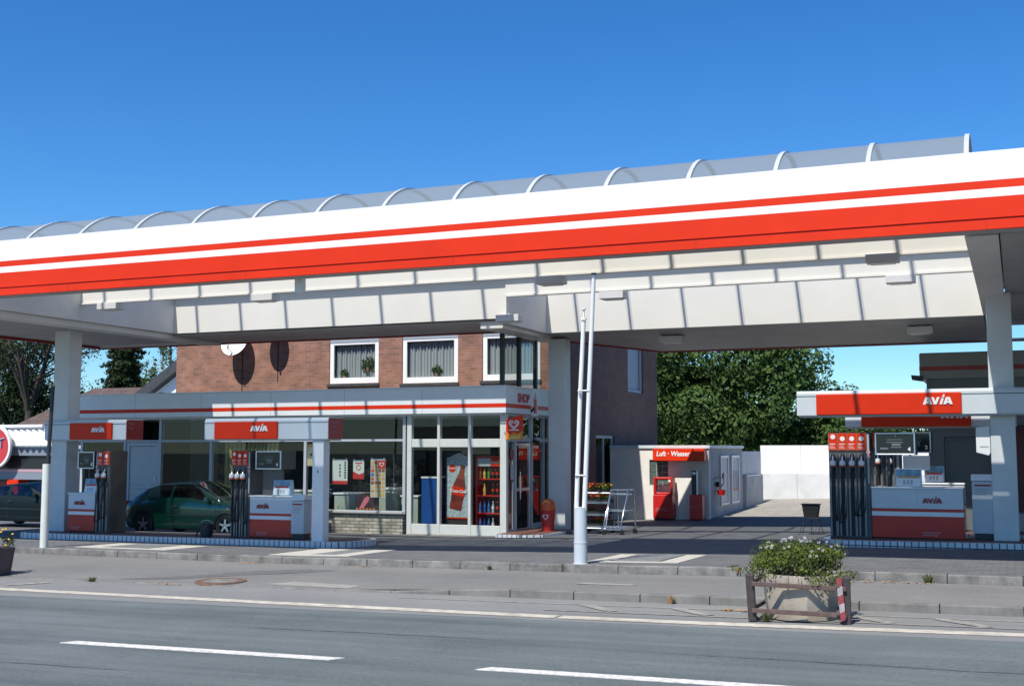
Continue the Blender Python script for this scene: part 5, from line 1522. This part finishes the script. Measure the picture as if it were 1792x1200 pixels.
MB().lathe([(.001,-.06),(.90,-.06),(.90,.06),(.001,.06)], n=48, axis='y', smooth=False).build('white_rim', W, sg)
MB().lathe([(.001,-.068),(.80,-.068),(.80,-.061)], n=48, axis='y', smooth=False).build('red_disc', mat('sign_red', (.52,.045,.05), .4), sg)
vs, fs = text_mesh('0 FIT', .52, bold=.012, shear=.25)
aa = radians(12); vs = [(x*cos(aa)-y*sin(aa), x*sin(aa)+y*cos(aa), z) for x,y,z in vs]
MB().add(place2d([(a,b,c) for a,b,c in vs], (.02,-.078,.03), '-Y'), fs).build('lettering', mat('sign_navy', (.03,.03,.09), .4), sg)
MB().add(place2d([(a-.02,b+.015,c-.004) for a,b,c in vs], (.02,-.074,.03), '-Y'), fs).build('lettering_edge', W, sg)
MB().box(-.1,.1,.061,.30,-.3,.3).build('bracket', GREYP, sg)

BTILE = brick_mat('brown_roof_tiles', (.115,.075,.058), (.09,.058,.048), (.05,.035,.03), .30, .34, .02, "XYZ", noise=.2, bump=.8)
bg = thing('bungalow', 'house with a brown tiled hip roof behind the tyre shop', 'house', (-44,50,-.2))
bw(MB().box(-48.8,-38.5,48.4,55,-1,3.0), 'wall', PLASTS, bg)
m = MB(); m.add([(-49.5,47.8,2.95),(-38,47.8,2.95),(-38,55.6,2.95),(-49.5,55.6,2.95),(-47.2,51.7,5.25),(-41.2,51.7,5.25)], [(0,1,5,4),(1,2,5),(2,3,4,5),(3,0,4),(3,2,1,0)])
bw(m, 'roof', BTILE, bg)
wg = thing('white_gable_house', 'white gabled house with a dark sloping roof edge just behind the brick house', 'house', (-34,47,0))
m = MB(); m.prism([(-38.6,-1),(-27,-1),(-27,3.85),(-32.8,7.42),(-38.6,3.75)], 'y', 45, 53); bw(m, 'wall', mat('white_render', (.80,.80,.79), .8, noise=(1,.03)), wg)
m = MB()
sl = (9.3-4.45)/(5.8)
m.hexa([(-39.5,44.6,3.2),(-32.8,44.6,7.44),(-32.8,53.5,7.44),(-39.5,53.5,3.2),(-39.65,44.6,3.62),(-32.8,44.6,7.95),(-32.8,53.5,7.95),(-39.65,53.5,3.62)])
m.hexa([(-32.799,44.6,7.44),(-26.2,44.6,3.2),(-26.2,53.5,3.2),(-32.799,53.5,7.44),(-32.799,44.6,7.95),(-26.05,44.6,3.62),(-26.05,53.5,3.62),(-32.799,53.5,7.95)])
bw(m, 'roof', SLATE, wg)

# ================================================================== STREET FURNITURE
fp = thing('flagpole_pair', 'two slim white flagpoles of unequal height in one grey sleeve at the kerb', 'flagpole', (-6.73,18.76,G(-6.73,18.76)-.02))
SLV = mat('sleeve_grey', (.50,.54,.57), .45, noise=(3,.07))
MB().lathe([(.125,0),(.125,.03),(.112,.035),(.110,.36),(.114,.362),(.114,.385),(.108,.388),(.106,.95),(.0,.955)], n=28).build('base_sleeve', SLV, fp)
def bb(z): return z - (G(-6.73,18.76)-.02)
m = MB(); m.tube([(-.070,0,.90),(.075,-.2,2.7),(.205,-.36,bb(4.0))], .040, 12, r1=.036); m.tube([(.205,-.36,bb(4.0)),(.21,-.37,bb(4.16))], .016, 8)
m.lathe([(.001,0),(.04,0),(.04,.02),(.001,.025)], (.21,-.37,bb(4.155)), n=14); m.lathe([(.05,0),(.05,.03)], (.203,-.36,bb(3.98)), n=14); m.build('mast', W, fp)
m = MB(); m.tube([(.070,.0,.90),(.235,-.24,2.6),(.44,-.52,bb(4.70))], .042, 12, r1=.034); m.build('mast', W, fp)
m = MB(); m.lathe([(.001,0),(.045,0),(.045,.025),(.001,.03)], (.441,-.52,bb(4.70)), n=14); m.build('cap', DARK, fp)
m = MB()
for z, xa, xb, yo in ((bb(2.82),.09,.255,-.255),(bb(1.43),-.03,.12,-.06)): m.tube([(xa-.02,yo-.035,z),(xb+.03,yo-.035,z)], .016, 8); m.lathe([(.001,-.06),(.022,-.05)], (xa,yo-.01,z), n=8, axis='y'); m.lathe([(.001,-.06),(.022,-.05)], (xb,yo-.01,z), n=8, axis='y'); m.build('clamp', ALU, fp); m = MB()
pl = thing('banner_pole', 'dark thin pole standing in a tall white sleeve near the outer canopy column', 'pole', (-19.15,19.64,G(-19,19.6)-.02))
MB().lathe([(.0,0),(.086,0),(.082,1.78),(.0,1.785)], n=24).build('white_sleeve', mat('sleeve_white', (.60,.62,.56), .5, noise=(3,.08)), pl)
MB().tube([(.03,0,1.7),(.10,0,3.44)], .042, 12).build('dark_mast', DARK, pl)
MB().lathe([(.001,0),(.035,0),(.03,.04),(.001,.045)], (.10,0,3.44), n=12).build('cap', YELO, pl)

# ---- planter at the road edge
AGG = mat('washed_concrete', (.38,.33,.26), .9, noise=(3,.22), bump=(120,.8))
AGGT = mat('concrete_rim', (.42,.40,.35), .9, noise=(8,.25), bump=(80,.6))
RUSTY = mat('rusty_brown_metal', (.10,.065,.055), .7, noise=(9,.35)); DWOOD = mat('dark_post', (.045,.035,.035), .7, noise=(9,.3))
SOIL = mat('soil', (.04,.03,.02), .95)
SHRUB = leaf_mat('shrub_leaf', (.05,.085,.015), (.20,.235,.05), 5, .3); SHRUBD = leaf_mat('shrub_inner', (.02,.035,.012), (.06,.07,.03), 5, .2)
px, py = -2.60, 15.50
pz = ZR(px)
pt = thing('planter', 'round concrete planter with rusty rails and two posts at the road edge', 'planter', (px,py,pz))
MB().lathe([(.38,0),(.43,.02),(.465,.30),(.48,.50),(.48,.56),(.42,.565),(.41,.48),(.001,.47)], n=10, smooth=False).build('bowl', AGG, pt, bevel=.02)
rz = radians(6)
def RR(x, y, z): return (x*cos(rz)-y*sin(rz), x*sin(rz)+y*cos(rz), z)
for sx, lean in ((-1,.03),(1,-.0)):
    m = MB(); x = sx*.565
    m.hexa([RR(x-.05,-.49,0),RR(x+.05,-.49,0),RR(x+.05,-.39,0),RR(x-.05,-.39,0),RR(x-.05-lean,-.49,.58),RR(x+.05-lean,-.49,.58),RR(x+.05-lean,-.39,.58),RR(x-.05-lean,-.39,.58)])
    m.build('post', DWOOD, pt, bevel=.015)
for z, tl in ((.44,-.03),(.115,-.02)):
    m = MB(); m.hexa([RR(-.565,-.53,z),RR(.565,-.53,z+tl),RR(.565,-.495,z+tl),RR(-.565,-.495,z),RR(-.565,-.53,z+.055),RR(.565,-.53,z+.055+tl),RR(.565,-.495,z+.055+tl),RR(-.565,-.495,z+.055)])
    m.build('rail', RUSTY, pt, bevel=.006)
for z in (.46,.13):
    for sx in (-1,1):
        m = MB(); m.box(sx*.52-.02, sx*.52+.02, -.50, .50, z, z+.04); m.build('side_rail', RUSTY, pt)
m = MB()
for i in range(5):
    z0 = .05+i*.10
    m.hexa([RR(.53-.05*z0/.55-.03,-.547,z0),RR(.53-.05*z0/.55+.03,-.547,z0+.03),RR(.53-.05*z0/.55+.03,-.54,z0+.03),RR(.53-.05*z0/.55-.03,-.54,z0),
            RR(.528-.05*(z0+.06)/.55-.03,-.547,z0+.10),RR(.528-.05*(z0+.06)/.55+.03,-.547,z0+.13),RR(.528-.05*(z0+.06)/.55+.03,-.54,z0+.13),RR(.528-.05*(z0+.06)/.55-.03,-.54,z0+.10)], i % 2)
m.build('reflector_strip', [mat('strip_red', (.26,.045,.05), .5, noise=(14,.3)), mat('strip_white', (.36,.31,.31), .5, noise=(14,.3))], pt)
sh = thing('planter_shrub', 'low bushy green shrub with tiny white flowers growing in the concrete planter', 'shrub', (px,py,pz+.5))
rng = random.Random(11)
m = MB()
for i in range(46):
    a = rng.uniform(0, 6.28); r_ = sqrt(rng.random())*.56; hgt = rng.uniform(.24,.48)*(1-.30*(r_/.6)**2)
    m.leaves((cos(a)*r_*1.0-.03, sin(a)*r_*.85, hgt-.05), (.15,.15,.12), 105, .042, shell=.25, rng=rng)
for i in range(16):
    a = rng.uniform(0, 6.28); m.leaves((cos(a)*.62, sin(a)*.55, rng.uniform(.03,.18)), (.16,.12,.10), 45, .042, shell=.2, rng=rng)
m.leaves((-.80,-.1,.10), (.12,.08,.05), 40, .04, rng=rng); m.leaves((.5,-.15,.40),(.12,.1,.12),70,.04, rng=rng)
m.build('foliage', SHRUB, sh)
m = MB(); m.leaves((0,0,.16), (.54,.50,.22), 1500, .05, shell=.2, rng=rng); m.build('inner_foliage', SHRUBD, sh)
m = MB()
for i in range(16):
    a = rng.uniform(-pi,0); r_ = rng.uniform(.44,.52); p = Vector((cos(a)*r_, sin(a)*r_, .06))
    m.tube([p, p+Vector((cos(a)*.05, sin(a)*.05, -.08)), p+Vector((cos(a)*.05, sin(a)*.05, -rng.uniform(.10,.17)))], .003, 4)
m.build('dry_stem', mat('dry_stalk', (.16,.13,.08), .9), sh)
m = MB()
for i in range(44):
    a = rng.uniform(0, 6.28); r_ = sqrt(rng.random())*.58; z = .43*(1-.42*(r_/.62)**2)+.05+rng.uniform(-.03,.05)
    p = Vector((cos(a)*r_, sin(a)*r_-.03, z))
    for k in range(5):
        b_ = 2*pi*k/5; q = Vector((cos(b_)*.013, sin(b_)*.013*.5-.004, sin(b_)*.010))
        m.lathe([(.001,0),(.009,.003),(.001,.006)], p+q, n=5)
m.build('blossom', mat('white_blossom', (.80,.74,.76), .6), sh)
# planter at the left photo edge
BOXB = mat('brown_box', (.085,.06,.065), .6, noise=(3,.2)); YFL = mat('yellow_blossom', (.70,.42,.03), .6)
lx, ly = -17.78, 16.55; lz = SWZ(lx)
t = thing('flower_box', 'dark brown flower tub on the pavement, cut by the photo edge, with yellow flowers', 'planter', (lx,ly,lz))
m = MB(); m.hexa([(-.5,-.30,0),(.58,-.30,0),(.58,.3,0),(-.5,.3,0),(-.54,-.34,.52),(.64,-.34,.52),(.64,.34,.52),(-.54,.34,.52)]); m.build('tub', BOXB, t, bevel=.02)
MB().box(-.52,.60,-.3,.3,.50,.525).build('soil', SOIL, t)
t = thing('yellow_flowers', 'cluster of yellow flowers with dark leaves growing in the brown tub', 'flowers', (lx,ly,lz+.5))
m = MB()
for i in range(14): m.leaves((rng.uniform(-.5,.62), rng.uniform(-.3,.3), rng.uniform(.05,.24)), (.13,.12,.10), 70, .05, rng=rng)
m.leaves((.72,-.2,.0),(.12,.08,.06),50,.04,rng=rng)
m.build('foliage', SHRUBD, t)
m = MB()
for i in range(80):
    p = Vector((rng.uniform(-.55,.70), rng.uniform(-.40,.3), rng.uniform(.04,.34)))
    m.lathe([(.001,0),(.026,.010),(.020,.024),(.001,.03)], p, n=7)
m.build('blossom', YFL, t)

# ---- plant trolleys
def trolley(name, label, loc, rz, w=.60, h=1.05, slant=.16, wire=True):
    t = thing(name, label, 'trolley', loc, rz, 'silver trolleys outside the shop')
    d = .55
    m = MB()
    for sx in (0, w):
        m.tube([(sx-.06,-.0-slant,.12),(sx+.04,0,h),(sx+.04,d*.6,h),(sx+.0,d,.12)], .020, 8)
    m.tube([(.04,0,h),(w+.04,0,h)], .020, 8); m.tube([(.04,d*.6,h),(w+.04,d*.6,h)], .018, 8)
    m.tube([(-.06,-slant,.14),(w-.06,-slant,.14)], .020, 8)
    m.build('frame', CHROME if wire else ALU, t)
    for z in (.16, .46, .76) if not wire else (.18,.58,.98):
        sh_ = MB(); q = (z-.12)/(h-.12); y0 = -slant*(1-q); xo = -.06*(1-q)+.04*q
        ring(sh_, xo, w+xo, z, z+.045, y0-.005, y0+.015, .012)
        for k in range(9): sh_.tube([(xo+w*k/8, y0, z), (xo+w*k/8, d*.9, z)], .004, 5)
        for k in range(4): sh_.tube([(xo, lerp(y0,d*.9,k/3), z), (xo+w, lerp(y0,d*.9,k/3), z)], .005, 5)
        if not wire: MB().box(xo+.012, xo+w-.012, y0+.025, d*.88, z-.012, z+.10).build('tray', BLK, t)
        sh_.build('shelf', ALU, t)
    for sx in (-.04, w-.02):
        for y in (-slant+.02, d):
            m = MB(); m.lathe([(.001,-.018),(.06,-.018),(.06,.018),(.001,.018)], (sx,y,.06), n=16, axis='y'); m.box(sx-.015,sx+.015,y-.03,y+.03,.06,.14); m.build('castor', BLK, t)
    return t
t1x, t1y = -10.18, 28.72
trolley('plant_trolley', 'three-tier trolley of orange flowering plants beside the shop entrance column', (t1x,t1y,G(t1x,t1y)), radians(4), .62, 1.02, .10, False)
trolley('wire_trolley', 'empty silver wire trolley with a slanting front, right of the trolley of plants', (-9.40,28.35,G(-9.4,28.35)), radians(-6), .46, 1.10, .28, True)
PLL = leaf_mat('trolley_leaf', (.04,.09,.015), (.16,.24,.04), 9, .35)
FO = mat('orange_blossom', (.80,.13,.015), .5); FY_ = mat('golden_blossom', (.75,.36,.03), .5)
FRD = mat('red_blossom', (.55,.04,.02), .5)
POTM = mat('plastic_pot', (.04,.035,.03), .6)
def pot_flowers(x, y, z, r, fm, n, label, leaf=60):
    t = thing('potted_flowers', label, 'potted plant', (x,y,z), 0, 'flowers on the plant trolley')
    MB().lathe([(.001,0),(.05,0),(.065,.09),(.06,.09)], n=14).build('pot', POTM, t)
    m = MB(); m.leaves((0,0,.13), (r,r*.9,.09), leaf, .06, shell=.3); m.build('foliage', PLL, t)
    m = MB()
    for i in range(n):
        a = random.uniform(0,6.28); q = random.uniform(.2,1)*r
        m.lathe([(.001,0),(.026,.008),(.022,.026),(.001,.032)], (cos(a)*q, sin(a)*q*.9-.02, .16+random.uniform(-.05,.07)), n=7)
    m.build('blossom', fm, t)
tz = G(t1x,t1y)
for (dx, z, r, fm, n, lab, lf) in ((.12,1.03,.20,FO,44,'deep orange flowers at the near end of the trolley top',60),(.36,1.03,.14,FY_,8,'small leafy pot in the middle of the trolley top',50),(.54,1.03,.22,FY_,22,'leafy golden flowers at the far end of the trolley top',130),
                                   (.14,.785,.13,FRD,12,'red flowers at the near end of the upper shelf',50),(.34,.785,.12,FO,10,'orange flowers in the middle of the upper shelf',60),(.52,.785,.12,FRD,12,'reddish flowers at the far end of the upper shelf',60),
                                   (.12,.485,.12,FRD,10,'leafy red flowers alone on the middle shelf',70),(.14,.185,.12,FRD,8,'dark red flowers at the near end of the lowest shelf',60),(.33,.185,.13,FO,16,'bright orange flowers in the middle of the lowest shelf',70),(.52,.185,.11,FO,7,'leafy orange flowers at the far end of the lowest shelf',70)):
    pot_flowers(t1x+dx-.03, t1y+.22, tz+z, r, fm, n, lab, lf)

# ---- black basket grill on thin legs
t = thing('basket_grill', 'black basket on thin wire legs standing left of the four-hose pump', 'grill', (-4.53,28.65,G(-4.5,28.65)))
m = MB(); m.hexa([(-.15,-.14,.40),(.15,-.14,.40),(.15,.14,.40),(-.15,.14,.40),(-.19,-.18,.70),(.19,-.18,.70),(.19,.18,.70),(-.19,.18,.70)]); m.build('basket', BLK, t, bevel=.01)
m = MB(); ring(m, -.21,.21,.70,.72,-.20,-.18,.012); m.box(-.21,.21,-.2,.2,.7005,.715); m.build('rim', DARK, t)
for a, b in ((-.17,-.16),(.17,-.16),(.17,.16),(-.17,.16)):
    MB().tube([(a*.8,b*.8,.40),(a*1.45,b*1.45,0)], .008, 6).build('leg', DARK, t)
m = MB(); m.tube([(0,0,.4),(0,0,.02)], .010, 6); m.tube([(-.2,-.19,.40),(.2,-.19,.40)], .006, 5); m.build('strut', DARK, t)

# ---- weeds and litter along the kerbs
WEED = leaf_mat('weed_leaf', (.05,.075,.02), (.15,.16,.05), 12, .3); DRYL = mat('dry_leaf', (.36,.20,.08), .8, noise=(20,.4))
def weed(x, y, z, r, h, dry, label):
    t = thing('weed_tuft', label, 'weed', (x,y,z), 0, 'weeds in the kerb joints')
    m = MB()
    for i in range(26):
        a = random.uniform(0,6.28); q = random.uniform(.0,r); l = h*random.uniform(.4,1)
        b_ = Vector((cos(a)*q*.4, sin(a)*q*.4, 0)); e = Vector((cos(a)*q*1.3, sin(a)*q*1.0, l)); s_ = Vector((-sin(a),cos(a),0))*.008
        m.add([b_-s_, b_+s_, (b_+e)/2+Vector((0,0,l*.2))+s_, e, (b_+e)/2+Vector((0,0,l*.2))-s_], [(0,1,2,3,4)])
    m.build('blades', MATS['dry_leaf'] if dry else WEED, t)
def kpos(x): return YK(x)-.02, G(x,YK(x))-.128
y_, z_ = kpos(-.95); weed(-1.25, y_, z_, .09, .17, False, 'tall green weed tuft at the forecourt kerb right of the concrete planter')
weed(-14.9, 16.38, ZR(-14.9)+.01, .14, .09, False, 'low green weed tuft in the gutter near the brown flower tub')
weed(-4.55, 16.38, ZR(-4.5)+.005, .07, .15, True, 'brown dry weed against the road kerb left of the concrete planter')
y_, z_ = kpos(-8.4); weed(-8.4, y_, z_, .05, .09, False, 'tiny green weed in a forecourt kerb joint left of the flagpoles')
weed(-2.95, 15.02, pz, .16, .12, False, 'sparse weed sprouting at the front foot of the concrete planter')
y_, z_ = kpos(-4.0); weed(-4.05, y_, z_+.05, .03, .10, True, 'small dry stalk in the forecourt kerb joint left of the planter shrub')
def litter(x, y, z, w, n, label):
    t = thing('dry_leaves', label, 'leaves', (x,y,z), 0, 'dry leaves along the kerbs')
    m = MB()
    for i in range(n):
        p = Vector((random.uniform(-w,w), random.uniform(-.05,.05), random.uniform(.003,.015))); a = random.uniform(0,6.28); s_ = random.uniform(.015,.035)
        m.add([p+Vector((cos(a)*s_,sin(a)*s_,.004)), p+Vector((-sin(a)*s_*.5,cos(a)*s_*.5,.010)), p-Vector((cos(a)*s_,sin(a)*s_,-.002)), p+Vector((sin(a)*s_*.5,-cos(a)*s_*.5,0))], [(0,1,2,3)])
    m.build('leaf_scatter', DRYL, t)
y_, z_ = kpos(-13.6); litter(-13.6, y_-.08, z_, .28, 34, 'dry leaves at the forecourt kerb in front of the three-hose pump')
y_, z_ = kpos(-11.0); litter(-11.0, y_-.08, z_, .22, 18, 'dry leaves at the forecourt kerb below the shop windows')
y_, z_ = kpos(-1.6); litter(-1.7, y_-.10, z_, .6, 40, 'dry leaves at the forecourt kerb right of the concrete planter')
litter(-3.5, 15.9, ZR(-3.5)+.005, .22, 40, 'heap of dry leaves at the left foot of the concrete planter')
litter(-13.2, 16.35, ZR(-13.2)+.01, .25, 24, 'dry leaves in the gutter below the manhole cover')

# ================================================================== TREES
BARK = mat('bark', (.06,.048,.038), .95, noise=(4,.3), bump=(12,.8))
def limbs(mb, p, d, L, r, depth, rng, tips, up=.25, spread=.6):
    pts = [p]; n = 4
    for k in range(n):
        d = (d + Vector((rng.uniform(-.2,.2), rng.uniform(-.2,.2), rng.uniform(-.1,.2)*up*2))).normalized()
        pts.append(pts[-1] + d*L/n)
    mb.tube(pts, r, 7 if depth > 1 else 5, r1=r*.55, cap=False)
    tips.append(pts[-1]); tips.append(pts[2])
    if depth <= 0: return
    for k in range(3 if depth > 1 else 2):
        a = rng.uniform(0, 6.28); e = Vector((cos(a), sin(a), rng.uniform(-.1,.8)*up*2)).normalized()
        limbs(mb, pts[rng.choice([2,3,4])], (d*(1-spread)+e*spread).normalized(), L*.68, r*.5, depth-1, rng, tips, up, spread)
def tree(name, label, loc, trunk_h, limb_L, r, crown, leafm, leaf, nper, depth=3, seed=1, up=.3, spread=.6, rr=(.9,.9,.6), bark=None):
    """crown: extra clumps (x, y, z, radius) beside those on the limb tips"""
    rng = random.Random(seed)
    t = thing(name, label, 'tree', loc, 0, 'trees behind the station')
    m = MB(); tips = []
    m.tube([(0,0,-.3),(.03,.02,trunk_h*.5),(.0,.0,trunk_h)], r, 10, r1=r*.75)
    for k in range(5):
        a = 2*pi*k/5 + rng.uniform(-.4,.4); limbs(m, Vector((0,0,trunk_h*rng.uniform(.8,1))), Vector((cos(a)*spread, sin(a)*spread, up*3)).normalized(), limb_L, r*.55, depth, rng, tips, up, spread)
    m.build('trunk', bark or BARK, t)
    c = MB()
    for p in tips: c.leaves(p, rr, nper, leaf, shell=.15, rng=rng)
    for (x,y,z,R_) in crown: c.leaves((x,y,z), (R_,R_,R_*.85), int(nper*3.2*R_*R_), leaf, shell=.72, rng=rng)
    c.build('crown', leafm, t)
    return t
BIG = leaf_mat('broad_leaf', (.028,.060,.015), (.125,.200,.052), .9, .25)
rng = random.Random(21); cr = []
def fillc(x0, x1, z0, z1, n, R0, R1, half_y=3.2):
    q = []
    for i in range(n):
        q.append((rng.uniform(x0,x1), rng.uniform(-half_y, half_y), rng.uniform(z0,z1), rng.uniform(R0,R1)))
    return q
def ell(n, rx, ry, rz_, zc, R0, R1):
    q = []
    while len(q) < n:
        d = Vector((rng.gauss(0,1), rng.gauss(0,1), rng.gauss(0,1))).normalized()
        if d.y > .55: continue
        s_ = rng.uniform(.72, 1.0)
        q.append((d.x*rx*s_, d.y*ry*s_, zc+d.z*rz_*s_, rng.uniform(R0,R1)))
    return q
tree('broadleaf_tree', 'big dense broadleaf tree rising behind the hut and the white yard wall', (-12.6,55,.4), 2.6, 2.4, .34, ell(95, 4.4, 3.6, 4.4, 4.7, .75, 1.25) + ell(40, 3.2, 2.6, 3.2, 4.7, .9, 1.3), BIG, .23, 70, 2, 5)
tree('broadleaf_tree', 'smaller leafy tree showing under the long sign beam, right of the big broadleaf tree', (-7.0,57,.4), 1.4, 1.0, .2, ell(44, 2.3, 2.0, 2.3, 1.6, .7, 1.0), BIG, .22, 62, 1, 9)
tree('broadleaf_tree', 'leafy tree filling the gap between the brick house and the big broadleaf tree', (-18.2,57.5,.4), 2.2, 1.8, .28, ell(50, 3.2, 2.6, 3.6, 4.6, .7, 1.1), BIG, .23, 62, 1, 15)
tree('broadleaf_tree', 'lower leafy tree between the big broadleaf tree and the smaller one beside it', (-9.8,58.5,.4), 1.4, 1.2, .2, ell(44, 2.4, 2.0, 2.6, 2.4, .7, 1.0), BIG, .22, 62, 1, 19)
# left: spreading dark tree, dense pine, conifer, birch
DARKL = leaf_mat('dark_needle', (.020,.036,.016), (.055,.080,.030), 1.1, .15)
OAKL = leaf_mat('thin_leaf', (.035,.055,.018), (.09,.11,.04), 1.0, .3)
tree('spreading_tree', 'dark spreading tree with bare winding limbs left of the outer canopy column', (-58.2,58,.4), 4.0, 4.4, .30, [(-1.5,-1,8.5,1.3),(1.8,0,9.5,1.2),(3.4,0,6.2,1.0),(-3.5,-1,6.5,1.4),(-2.2,-1.5,5.0,1.2),(.6,-1.2,4.2,.8)], OAKL, .16, 26, 3, 8, .42, .62, (1.0,1.0,.55))
tree('pine_tree', 'dense dark pine at the photo edge, left of the spreading tree', (-62.3,61,.4), 3.0, 2.5, .4, [(rng.uniform(-2.8,2.2), rng.uniform(-2,1), rng.uniform(3.2,10), rng.uniform(.8,1.3)) for _ in range(60)], DARKL, .22, 60, 2, 4)
tree('pine_tree', 'dark low tree crown showing behind the brown tiled roof', (-57.0,64,.4), 2.0, 2.0, .3, [(rng.uniform(-4.5,3.6), rng.uniform(-2,1), rng.uniform(2.6,5.6), rng.uniform(.7,1.1)) for _ in range(36)], DARKL, .22, 50, 1, 14)
def conifer(label, loc, h, rb, seed):
    rng_ = random.Random(seed); t = thing('conifer', label, 'tree', loc, 0, 'trees behind the station')
    MB().tube([(0,0,-.3),(0,0,h)], .22, 8, r1=.03).build('trunk', BARK, t)
    c = MB()
    z = 1.2
    while z < h:
        q = 1-(z/h)**1.15; R_ = rb*q*rng_.uniform(.75,1.1)+.15
        nb = 9
        for k in range(nb):
            a = 2*pi*k/nb + rng_.uniform(-.3,.3); RR_ = R_*rng_.uniform(.65,1.15)
            for s_ in range(5):
                f = (s_+.6)/5; c.leaves((cos(a)*RR_*f, sin(a)*RR_*f, z-.25*f*RR_*f+.0), (.34,.34,.20), 34, .22, shell=.1, rng=rng_)
        z += rng_.uniform(.36,.52)
    c.build('crown', DARKL, t)
conifer('dark conifer with drooping branch tiers between the outer canopy column and the birch', (-54.0,62,.4), 12.0, 2.9, 3)
conifer('second dark conifer close behind the outer canopy column', (-57.6,66,.4), 10.5, 2.6, 6)
BIRL = leaf_mat('birch_leaf', (.06,.085,.022), (.15,.175,.05), .9, .4)
def birch(loc, h, label, seed):
    rng_ = random.Random(seed); t = thing('birch_tree', label, 'tree', loc, 0, 'trees behind the station')
    m = MB(); m.tube([(0,0,-.3),(.1,0,h*.5),(0,0,h)], .16, 8, r1=.03)
    c = MB()
    for k in range(60):
        z = rng_.uniform(3, h); a = rng_.uniform(0,6.28); R_ = rng_.uniform(.4,2.0)*(1.15-z/h*.7)
        p = Vector((cos(a)*R_, sin(a)*R_, z)); m.tube([(0,0,z-.5), tuple(p*.6+Vector((0,0,.4*z*.4*0+z*.4))), tuple(p)], .025, 5, r1=.008, cap=False)
        for s_ in range(8):
            c.leaves((p.x*(1+.02*s_), p.y, p.z-s_*.24), (.26,.26,.24), 26, .15, shell=.0, rng=rng_)
    m.build('trunk', mat('birch_bark', (.40,.38,.34), .8, noise=(3,.4)), t); c.build('crown', BIRL, t)
birch((-49.6,61,.4), 12, 'pale green birch with hanging twigs just left of the brick house', 2)
birch((-46.0,63,.4), 12, 'pale green birch half hidden behind the brick house', 12)

# a far wood closes the view between and beneath the crowns
FARW = leaf_mat('far_leaf', (.022,.042,.014), (.055,.085,.028), .25, .15)
c = MB(); rng = random.Random(77)
x = -190.0
while x < 70:
    y = 118 + rng.uniform(-6, 6); hgt = rng.uniform(4.5, 7.5)
    for k in range(5): c.leaves((x+rng.uniform(-2,2), y, hgt*(k+.3)/5), (2.6,1.5,1.2), 70, .9, shell=.4, rng=rng)
    x += 2.6
c.build('far_wood', FARW); o = bpy.data.objects['far_wood']; tag(o, 'low dark wood far beyond the houses and the yard wall', 'wood', None, 'stuff')
